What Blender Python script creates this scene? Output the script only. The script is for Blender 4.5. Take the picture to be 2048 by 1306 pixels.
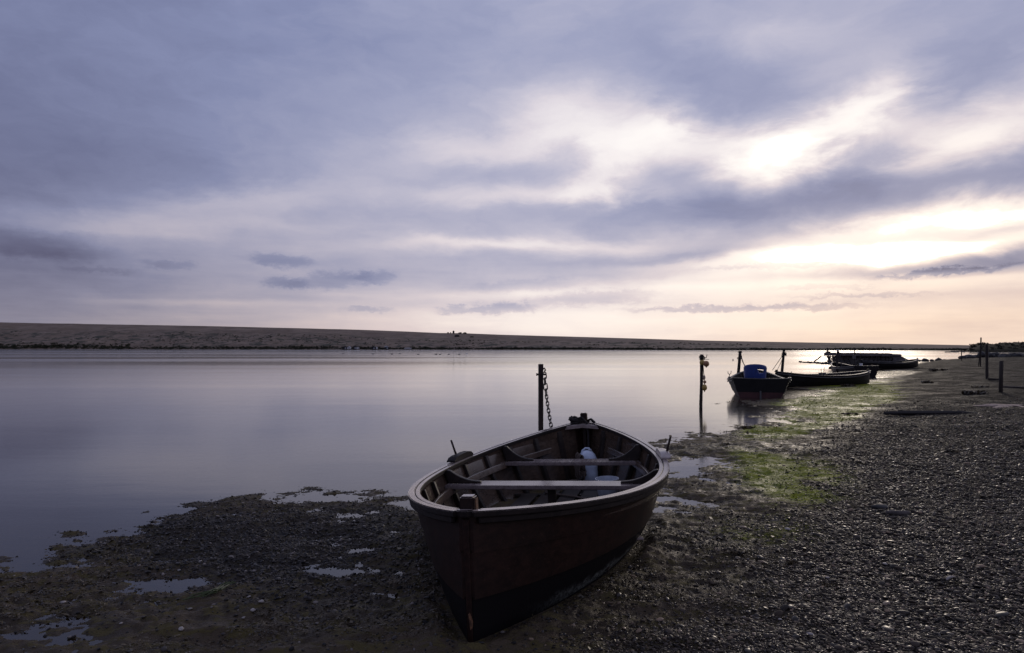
import bpy, bmesh, math, random
import numpy as np
from mathutils import Vector, Matrix, Euler
R = math.radians
random.seed(7)
rng = np.random.default_rng(11)
for o in list(bpy.data.objects):
    bpy.data.objects.remove(o)
SC = bpy.context.scene
COL = SC.collection

# ------------------------------------------------------------------ camera
F, HZ, CX, EYE = 1365.0, 693.0, 1024.0, 1.6          # 24 mm lens, eye 1.6 m above the water
cam_d = bpy.data.cameras.new('camera')
cam = bpy.data.objects.new('camera', cam_d)
COL.objects.link(cam)
cam.location = (0, 0, EYE)
cam.rotation_euler = (R(90), 0, 0)
cam_d.sensor_width = 36.0
cam_d.lens = 36.0 * F / 2048
cam_d.shift_y = (HZ - 653) / 2048
cam_d.clip_start = 0.05
cam_d.clip_end = 20000
SC.camera = cam

# ------------------------------------------------------------------ colour management
SC.view_settings.view_transform = 'Standard'
SC.view_settings.look = 'None'
SC.view_settings.exposure = 0.0
SC.view_settings.gamma = 1.0
SC.view_settings.use_curve_mapping = False
SC.render.film_transparent = False
SC.cycles.max_bounces = 6
SC.cycles.glossy_bounces = 4
SC.cycles.diffuse_bounces = 3

# ------------------------------------------------------------------ node helpers
def srgb(r, g, b):
    def f(c):
        c /= 255.0
        return c / 12.92 if c <= 0.04045 else ((c + 0.055) / 1.055) ** 2.4
    return (f(r), f(g), f(b), 1.0)

class NT:
    """small node-tree writer"""
    def __init__(s, tree):
        s.t = tree
    def n(s, typ, **kw):
        x = s.t.nodes.new(typ)
        for k, v in kw.items():
            setattr(x, k, v)
        return x
    def put(s, sock, v):
        if isinstance(v, bpy.types.NodeSocket):
            s.t.links.new(v, sock)
        elif v is not None:
            sock.default_value = v
    def m(s, op, a, b=None, c=None, clamp=False):
        x = s.n('ShaderNodeMath', operation=op, use_clamp=clamp)
        s.put(x.inputs[0], a); s.put(x.inputs[1], b); s.put(x.inputs[2], c)
        return x.outputs[0]
    def v(s, op, a, b=None, scale=None):
        x = s.n('ShaderNodeVectorMath', operation=op)
        s.put(x.inputs[0], a); s.put(x.inputs[1], b)
        if scale is not None: s.put(x.inputs['Scale'], scale)
        return x.outputs['Value'] if op in ('DOT_PRODUCT', 'LENGTH') else x.outputs[0]
    def xyz(s, x_, y_, z_=0.0):
        x = s.n('ShaderNodeCombineXYZ')
        s.put(x.inputs[0], x_); s.put(x.inputs[1], y_); s.put(x.inputs[2], z_)
        return x.outputs[0]
    def sep(s, v):
        x = s.n('ShaderNodeSeparateXYZ'); s.put(x.inputs[0], v)
        return x.outputs
    def noise(s, vec, scale, detail=4, rough=0.5, dist=0.0, color=False):
        x = s.n('ShaderNodeTexNoise')
        s.put(x.inputs['Vector'], vec); s.put(x.inputs['Scale'], scale)
        x.inputs['Detail'].default_value = detail; x.inputs['Roughness'].default_value = rough
        x.inputs['Distortion'].default_value = dist
        return x.outputs['Color' if color else 'Fac']
    def voro(s, vec, scale, feature='F1', out='Distance'):
        x = s.n('ShaderNodeTexVoronoi', feature=feature)
        s.put(x.inputs['Vector'], vec); s.put(x.inputs['Scale'], scale)
        return x.outputs[out]
    def ramp(s, fac, stops, interp='LINEAR'):
        x = s.n('ShaderNodeValToRGB'); s.put(x.inputs[0], fac)
        cr = x.color_ramp; cr.interpolation = interp
        while len(cr.elements) < len(stops): cr.elements.new(0.5)
        for e, (p, c) in zip(cr.elements, stops):
            e.position = p
            e.color = c if len(c) == 4 else (c[0], c[1], c[2], 1)
        return x.outputs[0]
    def mix(s, fac, a, b, blend='MIX'):
        x = s.n('ShaderNodeMix', data_type='RGBA', blend_type=blend)
        s.put(x.inputs[0], fac); s.put(x.inputs[6], a); s.put(x.inputs[7], b)
        return x.outputs[2]
    def rng(s, v, a, b, c=0.0, d=1.0, smooth=True):
        x = s.n('ShaderNodeMapRange')
        x.interpolation_type = 'SMOOTHSTEP' if smooth else 'LINEAR'
        s.put(x.inputs[0], v)
        for i, q in enumerate((a, b, c, d)): x.inputs[i + 1].default_value = q
        return x.outputs[0]

# ------------------------------------------------------------------ sky
SUN_AZ, SUN_EL = 27.0, 11.0
world = bpy.data.worlds.new('World')
SC.world = world
world.use_nodes = True
wt = world.node_tree
wt.nodes.clear()
W = NT(wt)
geo = W.n('ShaderNodeTexCoord').outputs['Generated']
dx, dy, dz = W.sep(geo)
hor = W.m('MAXIMUM', W.m('SQRT', W.m('ADD', W.m('MULTIPLY', dx, dx), W.m('MULTIPLY', dy, dy))), 0.001)
az = W.m('ARCTAN2', dx, dy)
va = W.m('MINIMUM', W.m('DIVIDE', W.m('MAXIMUM', dz, 0.0), hor), 6.0)         # tan(elevation)
# the layer of cloud seen in perspective
zz = W.m('ADD', W.m('MAXIMUM', dz, 0.0), 0.09)
pl = W.xyz(W.m('DIVIDE', dx, zz), W.m('DIVIDE', dy, zz), 0.0)
sky_xy = W.xyz(az, va, 0.0)
# organic distortion of the cloud masses
wn1 = W.noise(pl, 0.55, 3, 0.5, 0, True)
wn2 = W.noise(W.v('MULTIPLY', sky_xy, (9.0, 19.0, 1.0)), 1.0, 6, 0.60, 0.3, True)
w1 = W.v('MULTIPLY', W.v('SUBTRACT', wn1, (0.5, 0.5, 0.5)), (0.16, 0.075, 0.0))
w2 = W.v('MULTIPLY', W.v('SUBTRACT', wn2, (0.5, 0.5, 0.5)), (0.14, 0.055, 0.0))
lowf = W.rng(va, 0.02, 0.22)
warp = W.v('ADD', sky_xy, W.v('SCALE', W.v('ADD', w1, w2), scale=W.m('MULTIPLY_ADD', lowf, 0.85, 0.15)))

def blob(level, px, py, sx, sy, rot, amp, vec, power=1.0):
    a = math.atan((px - CX) / F)
    v = (HZ - py) / F * math.cos(a)
    mp = W.n('ShaderNodeMapping', vector_type='TEXTURE')
    # (a trace of the running sum keeps the shader evaluating one mass after another)
    q = W.n('ShaderNodeVectorMath', operation='MULTIPLY_ADD')
    W.put(q.inputs[0], level); q.inputs[1].default_value = (1e-7, 1e-7, 1e-7); W.put(q.inputs[2], vec)
    W.put(mp.inputs['Vector'], q.outputs[0])
    mp.inputs['Location'].default_value = (a, v, 0)
    mp.inputs['Rotation'].default_value = (0, 0, R(rot))
    mp.inputs['Scale'].default_value = (sx / F * math.cos(a) ** 2, sy / F * math.cos(a), 1)
    d = W.v('DOT_PRODUCT', mp.outputs[0], mp.outputs[0])
    if power != 1.0: d = W.m('POWER', d, power)
    return W.m('MULTIPLY', W.m('POWER', 2.71828, W.m('MULTIPLY', d, -0.5)), amp)

# bearings of each cloud mass in pixels of the reference view: x, y, half width, half height, tilt, brightness
MASSES = [
    (1650, 430, 520, 280, 0, 0.09),
    (1545, 305, 75, 36, 0, 0.4),
    (1270, 255, 150, 50, -8, 0.2),
    (1110, 215, 110, 30, 10, 0.1),
    (1010, 290, 180, 26, 4, 0.16),
    (1780, 215, 70, 45, 10, 0.27),
    (1930, 270, 150, 38, 14, 0.3),
    (1660, 255, 90, 26, 15, 0.28),
    (1400, 290, 80, 40, -20, 0.12),
    (1560, 80, 120, 30, -8, 0.1),
    (1750, 120, 130, 30, 15, 0.08),
    (1230, 330, 80, 30, 35, 0.2),
    (1750, 475, 170, 36, 8, 0.36),
    (1560, 520, 190, 20, 3, 0.26),
    (1980, 440, 160, 26, 4, 0.34),
    (1900, 490, 180, 14, 3, 0.28),
    (1700, 560, 380, 13, 1, 0.13),
    (1350, 565, 300, 10, 1, 0.06),
    (1750, 600, 330, 16, 0, 0.06),
    (1960, 560, 120, 16, 2, 0.08),
    (480, 398, 170, 24, 10, 0.15),
    (330, 448, 260, 18, 3, 0.11),
    (1030, 492, 210, 11, 1, 0.16),
    (1130, 392, 150, 16, 4, 0.16),
    (890, 378, 90, 14, 0, 0.09),
    (430, 603, 150, 5, 0, 0.08),
    (1000, 590, 260, 8, 0, 0.08),
    (1450, 190, 190, 80, -12, -0.125),
    (1690, 338, 62, 42, -12, -0.211),
    (1370, 355, 110, 40, 0, -0.117),
    (1500, 400, 240, 36, 0, -0.101),
    (1250, 430, 330, 28, 0, -0.1),
    (1950, 365, 160, 42, 8, -0.152),
    (1890, 185, 140, 52, 12, -0.133),
    (1900, 60, 200, 50, 10, -0.05),
    (1600, 415, 120, 26, 8, -0.06),
    (200, 330, 380, 85, 4, -0.055),
    (640, 100, 320, 100, 0, -0.03),
    (60, 180, 200, 160, 0, -0.02),
    (1230, 520, 300, 10, 2, -0.06),
    (1350, 540, 200, 8, 1, -0.07),
    (1840, 465, 130, 10, 1, -0.236),
    (1980, 455, 80, 14, 2, -0.168),
    (1830, 520, 150, 11, 2, -0.225),
    (2020, 510, 80, 14, 3, -0.168),
    (60, 520, 170, 30, 0, -0.07),
    (1020, 440, 300, 60, 3, 0.05),
    (850, 330, 250, 60, 5, 0.03),
    (620, 250, 200, 60, 8, 0.025),
    (1050, 645, 500, 22, 0, 0.12),
    (60, 560, 200, 80, 0, -0.03),
    (1480, 250, 60, 40, 0, -0.05),
    (560, 505, 420, 70, 4, 0.05),
    (1400, 505, 150, 8, 3, -0.08),
    (1650, 545, 220, 6, 1, -0.109),
    (1900, 545, 160, 5, 2, -0.101),
    (1500, 470, 120, 14, 6, -0.05),
    (1700, 600, 300, 7, 1, -0.05),
    (1300, 590, 420, 34, 0, 0.07),
    (1330, 240, 60, 20, -30, 0.06),
    (1180, 300, 90, 16, 6, -0.05),
    (1000, 340, 120, 16, 2, -0.04),
    (700, 330, 140, 24, 4, 0.03),
    (1250, 630, 420, 32, 0, 0.06),
]
LOWCLOUDS = [
    (70, 490, 140, 24, -4, -0.07),
    (160, 470, 40, 8, 0, -0.033),
    (340, 530, 45, 7, 0, -0.056),
    (560, 521, 58, 10, -3, -0.098),
    (660, 562, 70, 15, 4, -0.107),
    (570, 566, 35, 10, 0, -0.09),
    (750, 555, 36, 12, 0, -0.098),
    (735, 618, 40, 5, 0, -0.082),
    (1010, 616, 55, 10, 0, -0.172),
    (915, 620, 36, 6, 0, -0.114),
    (1190, 596, 110, 12, 3, -0.114),
    (1480, 617, 190, 6, 0, -0.19),
    (1560, 530, 140, 5, 0, -0.094),
    (1720, 590, 120, 4, 0, -0.094),
    (1640, 575, 90, 4, 0, -0.076),
    (200, 540, 60, 6, 0, -0.041),
    (1880, 545, 120, 6, 3, -0.208),
    (1060, 570, 100, 10, 3, -0.056),
]

# brightness of the cloud deck: a base that rises towards the sun, then masses and openings
level = W.m('ADD', W.rng(az, R(-42), R(8), 0.52, 0.655), W.m('MULTIPLY', W.m('POWER', 2.71828, W.m('MULTIPLY', va, -16.0)), W.rng(az, R(-40), R(5), 0.0, 0.22)))
level = W.m('ADD', level, W.rng(az, R(60), R(170), 0.0, -0.12))
for b in MASSES:
    level = W.m('ADD', level, blob(level, *b, warp))
fine = W.noise(W.v('MULTIPLY', warp, (8.0, 17.0, 1.0)), 1.0, 6, 0.6, 0.2)
streak = W.noise(W.v('MULTIPLY', sky_xy, (5.0, 60.0, 1.0)), 1.0, 4, 0.55, 0.3)
plf = W.noise(pl, 0.9, 6, 0.6, 0.3)
level = W.m('ADD', level, W.m('MULTIPLY', W.m('SUBTRACT', fine, 0.5), 0.14))
level = W.m('ADD', level, W.m('MULTIPLY', W.m('SUBTRACT', plf, 0.5), 0.10))
level = W.m('ADD', level, W.m('MULTIPLY', W.m('MULTIPLY', W.m('SUBTRACT', streak, 0.5), 0.10), W.rng(va, 0.30, 0.03)))
# small ragged low clouds
wn3 = W.noise(W.v('MULTIPLY', sky_xy, (42.0, 80.0, 1.0)), 1.0, 6, 0.68, 0.2, True)
warp3 = W.v('ADD', sky_xy, W.v('MULTIPLY', W.v('SUBTRACT', wn3, (0.5, 0.5, 0.5)), (0.050, 0.026, 0.0)))
for b in LOWCLOUDS:
    level = W.m('ADD', level, blob(level, *b, warp3, 2.0))
cl = W.ramp(W.m('MULTIPLY', level, 0.7692), [(p * 0.7692, c) for p, c in [
    (0.36, srgb(84, 87, 120)), (0.46, srgb(112, 119, 154)), (0.55, srgb(134, 142, 178)), (0.64, srgb(159, 164, 194)),
    (0.74, srgb(187, 187, 208)), (0.86, srgb(220, 214, 224)), (0.97, srgb(246, 241, 243)), (1.08, (1.05, 1.02, 1.0)), (1.29, (2.6, 2.42, 2.25))]])
# the low sky warms towards the horizon
warmth = W.m('MULTIPLY', W.m('POWER', 2.71828, W.m('MULTIPLY', va, -7.0)), W.rng(W.m('ABSOLUTE', W.m('SUBTRACT', az, R(2))), 0.0, R(36), 0.50, 1.30))
cl = W.mix(W.m('MINIMUM', warmth, 1.0), cl, W.mix(1.0, cl, (1.055, 0.875, 0.69, 1), 'MULTIPLY'))
# below the horizon: what the lagoon and land would send back
below = W.rng(dz, -0.02, 0.0)
cl = W.mix(below, (0.03, 0.03, 0.035, 1), cl)
nish = W.n('ShaderNodeTexSky', sky_type='NISHITA', sun_disc=False)
nish.sun_elevation = R(SUN_EL); nish.sun_rotation = R(SUN_AZ)
nish.air_density = 1.0; nish.dust_density = 2.0
col = W.mix(0.99, nish.outputs[0], W.v('SCALE', cl, scale=10.0))
bg = W.n('ShaderNodeBackground')
W.put(bg.inputs['Color'], col)
bg.inputs['Strength'].default_value = 0.1
wo = W.n('ShaderNodeOutputWorld')
wt.links.new(bg.outputs[0], wo.inputs[0])
world.cycles.sampling_method = 'MANUAL'
world.cycles.sample_map_resolution = 1024

sun_d = bpy.data.lights.new('sun', 'SUN')
sun_d.energy = 0.45
sun_d.angle = R(9)
sun_d.color = (1.0, 0.86, 0.70)
sun = bpy.data.objects.new('sun', sun_d)
COL.objects.link(sun)
sun.rotation_euler = Vector((-math.sin(R(SUN_AZ)) * math.cos(R(SUN_EL)), -math.cos(R(SUN_AZ)) * math.cos(R(SUN_EL)), -math.sin(R(SUN_EL)))).to_track_quat('-Z', 'Y').to_euler()

# ------------------------------------------------------------------ object helpers
def tag(o, label=None, cat=None, group=None, kind=None):
    if label: o['label'] = label
    if cat: o['category'] = cat
    if group: o['group'] = group
    if kind: o['kind'] = kind
    return o

def empty(name, loc=(0, 0, 0), rot=(0, 0, 0)):
    o = bpy.data.objects.new(name, None)
    COL.objects.link(o)
    o.empty_display_size = 0.2
    o.location = loc; o.rotation_euler = rot
    return o

class MB:
    """collects shapes that become ONE mesh object"""
    def __init__(s):
        s.v = []; s.f = []; s.uv = {}
    def add(s, verts, faces):
        k = len(s.v)
        s.v += [tuple(map(float, p)) for p in verts]
        s.f += [tuple(i + k for i in f) for f in faces]
        return k
    def box(s, c, size, M=None, taper=1.0):
        x, y, z = (q / 2 for q in size)
        P = [(-x, -y, -z), (x, -y, -z), (x, y, -z), (-x, y, -z), (-x * taper, -y * taper, z), (x * taper, -y * taper, z), (x * taper, y * taper, z), (-x * taper, y * taper, z)]
        P = [Vector(p) for p in P]
        if M: P = [M @ p for p in P]
        P = [p + Vector(c) for p in P]
        s.add(P, [(0, 3, 2, 1), (4, 5, 6, 7), (0, 1, 5, 4), (1, 2, 6, 5), (2, 3, 7, 6), (3, 0, 4, 7)])
    def rings(s, rings, close=True, caps=True):
        """skin a list of equal-length rings"""
        n = len(rings[0]); k = len(s.v)
        for r in rings: s.v += [tuple(map(float, p)) for p in r]
        for i in range(len(rings) - 1):
            a, b = k + i * n, k + (i + 1) * n
            for j in range(n if close else n - 1):
                j2 = (j + 1) % n
                s.f.append((a + j, a + j2, b + j2, b + j))
        if caps and close:
            s.f.append(tuple(k + j for j in reversed(range(n))))
            s.f.append(tuple(k + (len(rings) - 1) * n + j for j in range(n)))
    def tube(s, pts, r, n=8, caps=True, closed=False, jitter=0.0):
        pts = [Vector(p) for p in pts]; m = len(pts)
        rr = r if hasattr(r, '__len__') else [r] * m
        R_ = []
        up = None
        for i, p in enumerate(pts):
            if closed: t = pts[(i + 1) % m] - pts[i - 1]
            else: t = pts[min(i + 1, m - 1)] - pts[max(i - 1, 0)]
            t.normalize()
            if up is None:
                up = Vector((0, 0, 1)) if abs(t.z) < 0.9 else Vector((1, 0, 0))
            a = t.cross(up)
            if a.length < 1e-4: a = t.orthogonal()
            a.normalize(); b = a.cross(t).normalized(); up = b
            R_.append([p + (a * math.cos(q) + b * math.sin(q)) * rr[i] * (1 + jitter * random.uniform(-1, 1)) for q in (2 * math.pi * j / n for j in range(n))])
        if closed:
            s.rings(R_ + [R_[0]], True, False)
        else: s.rings(R_, True, caps)
    def lathe(s, prof, n=20, c=(0, 0, 0), M=None, squash=1.0):
        R_ = []
        for (r, z) in prof:
            ring = [Vector((r * math.cos(2 * math.pi * j / n), r * squash * math.sin(2 * math.pi * j / n), z)) for j in range(n)]
            if M: ring = [M @ p for p in ring]
            R_.append([p + Vector(c) for p in ring])
        s.rings(R_, True, True)
    def prism(s, poly, z0, z1, fn):
        """extrude a 2-D outline; fn(u, v, w) -> point"""
        n = len(poly)
        A = [fn(u, v, z0) for u, v in poly]; B = [fn(u, v, z1) for u, v in poly]
        k = s.add(A + B, [])
        s.f.append(tuple(k + i for i in reversed(range(n)))); s.f.append(tuple(k + n + i for i in range(n)))
        for i in range(n):
            j = (i + 1) % n
            s.f.append((k + i, k + j, k + n + j, k + n + i))
    def build(s, name, mat, parent=None, smooth=False, bevel=0.0, seg=1, auto=None):
        me = bpy.data.meshes.new(name)
        me.from_pydata(s.v, [], s.f)
        bm = bmesh.new(); bm.from_mesh(me)
        bmesh.ops.remove_doubles(bm, verts=bm.verts, dist=1e-6)
        bmesh.ops.recalc_face_normals(bm, faces=bm.faces)
        if bevel > 0:
            ed = [e for e in bm.edges if len(e.link_faces) == 2 and e.calc_face_angle(0) > 0.7]
            if ed: bmesh.ops.bevel(bm, geom=ed, offset=bevel, segments=seg, affect='EDGES', clamp_overlap=True)
        if smooth or auto:
            for f in bm.faces: f.smooth = True
        if auto:
            for e in bm.edges:
                if len(e.link_faces) == 2 and e.calc_face_angle(0) > auto: e.smooth = False
        bm.to_mesh(me); bm.free()
        if mat: me.materials.append(mat)
        o = bpy.data.objects.new(name, me)
        COL.objects.link(o)
        if parent: o.parent = parent
        return o

def copy_tree(o, parent=None):
    c = o.copy(); COL.objects.link(c)
    if parent: c.parent = parent
    for ch in list(o.children): copy_tree(ch, c)
    return c

# ------------------------------------------------------------------ value noise on arrays
def vnoise(x, y, seed=0):
    xi = np.floor(x).astype(np.int64); yi = np.floor(y).astype(np.int64)
    fx = x - xi; fy = y - yi
    fx = fx * fx * fx * (fx * (fx * 6 - 15) + 10); fy = fy * fy * fy * (fy * (fy * 6 - 15) + 10)
    def h(a, b):
        k = (a * 374761393 + b * 668265263 + seed * 974634777) & 0xFFFFFFFF
        k = ((k ^ (k >> 13)) * 1274126177) & 0xFFFFFFFF
        k = (k ^ (k >> 16)) & 0xFFFFFFFF
        return k / 4294967295.0
    a = h(xi, yi); b = h(xi + 1, yi); c = h(xi, yi + 1); d = h(xi + 1, yi + 1)
    return (a + (b - a) * fx) * (1 - fy) + (c + (d - c) * fx) * fy - 0.5

def fbm(x, y, seed=0, oct=4, gain=0.5, lac=2.03):
    s = 0; a = 1.0
    for i in range(oct):
        s = s + a * vnoise(x * lac ** i + 17.3 * i, y * lac ** i - 9.1 * i, seed + i * 13)
        a *= gain
    return s

def sstep(a, b, x):
    t = np.clip((x - a) / (b - a), 0, 1)
    return t * t * (3 - 2 * t)

# ------------------------------------------------------------------ where things stand: bearings taken from the photograph, put on the ground
def flat(px, py, z=0.0):
    d = F * (EYE - z) / (py - HZ)
    return ((px - CX) / F * d, d)

def at(px, py, d):
    return Vector(((px - CX) / F * d, d, EYE - (py - HZ) / F * d))

SHORE = [(-900, 1260), (-300, 1190), (-60, 1160), (90, 1128), (165, 1078), (235, 1064), (290, 1046), (400, 1022), (480, 1010), (560, 1004), (650, 1000), (720, 1005), (790, 1010),
         (850, 1016), (930, 1000), (1050, 958), (1180, 925), (1290, 898), (1335, 889), (1400, 879), (1480, 861), (1550, 838), (1585, 818), (1550, 812), (1490, 812), (1462, 808),
         (1490, 801), (1560, 799), (1625, 791), (1640, 783), (1600, 776), (1640, 770), (1730, 766), (1757, 756), (1832, 746), (1812, 742), (1752, 741), (1757, 735),
         (1800, 733), (1838, 727), (1852, 723.5), (1880, 721.5), (1925, 720.5), (1990, 718), (2100, 717), (2300, 717), (2800, 717)]
SHORE_XY = [flat(*p) for p in SHORE]
LAND = np.array(SHORE_XY + [(260, 60), (300, -200), (-200, -200), (-60, 0.5), (-12, 2.6)])
POOLS = [np.array([flat(*p) for p in q]) for q in (
    [(1318, 935), (1345, 922), (1372, 924), (1396, 938), (1426, 955), (1400, 968), (1372, 974), (1352, 990), (1330, 1012), (1306, 1018)],
    [(692, 1026), (720, 1020), (742, 1024), (730, 1036), (700, 1037)],
    [(660, 1088), (700, 1082), (718, 1096), (690, 1118), (668, 1110)],
    [(290, 1196), (330, 1190), (372, 1204), (350, 1226), (310, 1232), (286, 1220)],
    [(90, 1272), (150, 1262), (190, 1278), (150, 1300), (100, 1296)])]

def poly_sd(P, x, y):
    """signed distance, positive inside"""
    d2 = np.full(x.shape, 1e12); ins = np.zeros(x.shape, bool)
    n = len(P)
    for i in range(n):
        ax, ay = P[i]; bx, by = P[(i + 1) % n]
        ex, ey = bx - ax, by - ay
        wx, wy = x - ax, y - ay
        t = np.clip((wx * ex + wy * ey) / (ex * ex + ey * ey + 1e-12), 0, 1)
        d2 = np.minimum(d2, (wx - ex * t) ** 2 + (wy - ey * t) ** 2)
        c = (ay > y) != (by > y)
        with np.errstate(divide='ignore', invalid='ignore'):
            xi = ex * (y - ay) / (by - ay if by != ay else 1e-9) + ax
        ins ^= c & (x < xi)
    return np.where(ins, 1, -1) * np.sqrt(d2)

def beach_u(x, y):
    return (x - 0.6 * y + 1.3) / 1.166

def px_of(x, y):
    yy = np.maximum(y, 0.4)
    return CX + F * x / yy, HZ + F * EYE / yy

def g2(px, py, cx, cy, sx, sy, rot=0.0):
    c, s = math.cos(R(rot)), math.sin(R(rot))
    a = ((px - cx) * c + (py - cy) * s) / sx; b = (-(px - cx) * s + (py - cy) * c) / sy
    return np.exp(-0.5 * (a * a + b * b))

BX0, BY0, YAW, HEEL = -0.229, 3.656, 0.239, 0.045            # where the brown boat lies: near foot, heading, list
BL, BCB, BPE, BCQ = 4.862, 0.766, 2.03, 1.02

def terrain(x, y, detail=True):
    """height of the foreshore and the cover masks"""
    x = np.asarray(x, float); y = np.asarray(y, float)
    dist = np.sqrt(x * x + y * y)
    wob = np.minimum(dist * 0.03, 0.7)
    sd = poly_sd(LAND, x + wob * fbm(x * 1.3, y * 0.9, 5, 3), y + wob * 0.9 * fbm(x * 1.3 + 40, y * 0.9, 6, 3))
    for P in POOLS:
        near = (np.abs(x - P[:, 0].mean()) < 3) & (np.abs(y - P[:, 1].mean()) < 3)
        if near.any():
            q = poly_sd(P, x[near] + 0.12 * fbm(x[near] * 3, y[near] * 3, 9, 3), y[near] + 0.12 * fbm(x[near] * 3 + 9, y[near] * 3, 8, 3))
            sd[near] = np.minimum(sd[near], -q)
    h = np.where(sd > 0, 0.013 * (1 - np.exp(-np.maximum(sd, 0) / 0.30)) + 0.046 * (1 - np.exp(-np.maximum(sd, 0) / 1.9)), np.maximum(sd * 0.030 - 0.06 * np.maximum(-sd - 0.9, 0), -0.7))
    u = beach_u(x, y) + 0.25 * fbm(x * 0.7, y * 0.7, 21, 2)
    up = np.log1p(np.exp(np.clip(u * 1.6, -30, 30))) / 1.6
    land = sstep(0.0, 1.5, sd)
    h = h + land * 0.75 * (1 - np.exp(-up / 15.0))
    shingle = sstep(-0.7, 0.9, u + 0.5 * fbm(x * 1.5, y * 1.5, 31, 3)) * sstep(0.0, 0.8, sd)
    shingle = np.maximum(shingle, sstep(14.0, 26.0, y) * sstep(0.3, 1.2, sd) * 0.8)
    px, py = px_of(x, y)
    dark = np.clip(g2(px, py, 470, 1095, 190, 52, 8) * 1.3 + 0.8 * g2(px, py, 700, 1060, 90, 34), 0, 1)      # bed of dark stones on the left
    gn = fbm(x * 1.1, y * 0.8, 41, 4)
    green = np.clip(g2(px, py, 1650, 820, 84, 20, -14) * 1.9 + g2(px, py, 1590, 850, 55, 11, -10) * 1.1 + g2(px, py, 1595, 970, 66, 24, 6) * 1.35 + g2(px, py, 1490, 925, 80, 14, 8) * 0.38
                    + g2(px, py, 1490, 1060, 110, 40, 12) * 0.28 + g2(px, py, 1620, 780, 60, 8, -8) * 0.5 + g2(px, py, 1360, 1240, 140, 80) * 0.06, 0, 1.2)
    green = np.clip(green * (0.95 + 1.5 * gn), 0, 1) * sstep(0.0, 0.25, sd)
    weed = (1 - shingle) * sstep(-1.3, -0.2, sd)
    if detail:
        a = weed
        ridge = 1 - np.abs(fbm(x * 2.3 + 0.4 * y, y * 5.2, 51, 3)) * 2.2
        fade = sstep(40, 12, dist)
        h = h + a * (0.030 * fbm(x * 1.1, y * 1.3, 61, 2) + 0.036 * fbm(x * 3.1, y * 3.9, 62, 3) * fade + 0.014 * (ridge - 0.6) * fade + 0.018 * fbm(x * 9, y * 12, 63, 3) * fade + 0.012 * vnoise(x * 31, y * 33, 64) * fade)
        h = h + shingle * (0.022 * fbm(x * 0.8, y * 0.8, 71, 3) + 0.05 * np.maximum(0, fbm(x * 1.3, y * 2.2, 74, 4)) * sstep(10, 22, dist) + 0.012 * fbm(x * 5, y * 5, 72, 2) * fade + 0.010 * vnoise(x * 24, y * 24, 73) * fade)
        lf = g2(px, py, 230, 1235, 260, 62)                       # the lower left corner: lumpy weed standing just clear of the water
        h = h + lf * (0.014 + 0.030 * fbm(x * 5.5, y * 8.0, 66, 3))
        # the groove the grounded boat has settled into, with a little pushed-up rim
        lx = (x - BX0) * math.cos(YAW) - (y - BY0) * math.sin(YAW); ly = (x - BX0) * math.sin(YAW) + (y - BY0) * math.cos(YAW)
        s_ = np.clip(np.abs(2 * ly / BL - 1), 0, 1)
        c_ = BCB * np.maximum(1 - s_ ** BPE, 0) ** BCQ
        dd = np.where((ly > 0) & (ly < BL), np.abs(lx) - c_, np.sqrt(lx ** 2 + np.minimum(ly ** 2, (ly - BL) ** 2)))
        k = sstep(0.16, 0.02, dd)
        h = h + 0.018 * np.exp(-((dd - 0.2) / 0.09) ** 2) * sstep(0, 0.3, sd)
        h = np.where(h > 0.006, h * (1 - k) + 0.006 * k, h)
    return h, sd, shingle, weed, green, dark

def on_ground(px, py):
    d = np.exp(np.linspace(math.log(2.0), math.log(220.0), 6000))
    x = (px - CX) / F * d; z = EYE - (py - HZ) / F * d
    h = np.maximum(terrain(x, d)[0], 0.0)
    k = np.argmax(z <= h)
    return Vector((x[k], d[k], h[k]))

# ------------------------------------------------------------------ materials
def new_mat(name):
    m = bpy.data.materials.new(name); m.use_nodes = True
    t = NT(m.node_tree); b = m.node_tree.nodes['Principled BSDF']
    return m, t, b

def bump(t, b, height, strength=0.4, dist=0.01):
    x = t.n('ShaderNodeBump'); x.inputs['Strength'].default_value = strength; x.inputs['Distance'].default_value = dist
    t.put(x.inputs['Height'], height); t.t.links.new(x.outputs[0], b.inputs['Normal'])

def obj_co(t): return t.n('ShaderNodeTexCoord').outputs['Object']
def attr(t, name, out='Fac', kind='GEOMETRY'):
    x = t.n('ShaderNodeAttribute', attribute_name=name, attribute_type=kind)
    return x.outputs[out]

def wood(name, c1, c2, rough=0.5, wear=0.0, wearc=(0.2, 0.17, 0.15, 1), scale=(26, 3.5, 26), spec=0.5, bstr=0.22):
    m, t, b = new_mat(name)
    co = obj_co(t)
    st = t.v('MULTIPLY', co, scale)
    g = t.noise(st, 1.0, 5, 0.6, 0.6)
    blot = t.noise(co, 3.0, 4, 0.6, 0.2)
    c = t.mix(t.rng(g, 0.3, 0.72), c1, c2)
    c = t.mix(t.m('MULTIPLY', t.rng(blot, 0.42, 0.68), 0.55), c, tuple(q * 0.45 for q in c1[:3]) + (1,))
    if wear:
        fl = t.noise(t.v('MULTIPLY', co, (60, 16, 60)), 1.0, 4, 0.7)
        wr = t.m('MULTIPLY', t.rng(fl, 0.60, 0.70), wear)
        c = t.mix(wr, c, wearc)
    t.put(b.inputs['Base Color'], c)
    t.put(b.inputs['Roughness'], t.rng(t.m('ADD', t.m('MULTIPLY', g, 0.5), t.m('MULTIPLY', blot, 0.5)), 0.25, 0.75, max(0.06, rough - 0.06), rough + 0.10, False))
    b.inputs['Specular IOR Level'].default_value = spec
    bump(t, b, t.m('ADD', g, t.m('MULTIPLY', t.noise(co, 70, 3, 0.6), 0.3)), bstr, 0.003)
    return m

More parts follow.
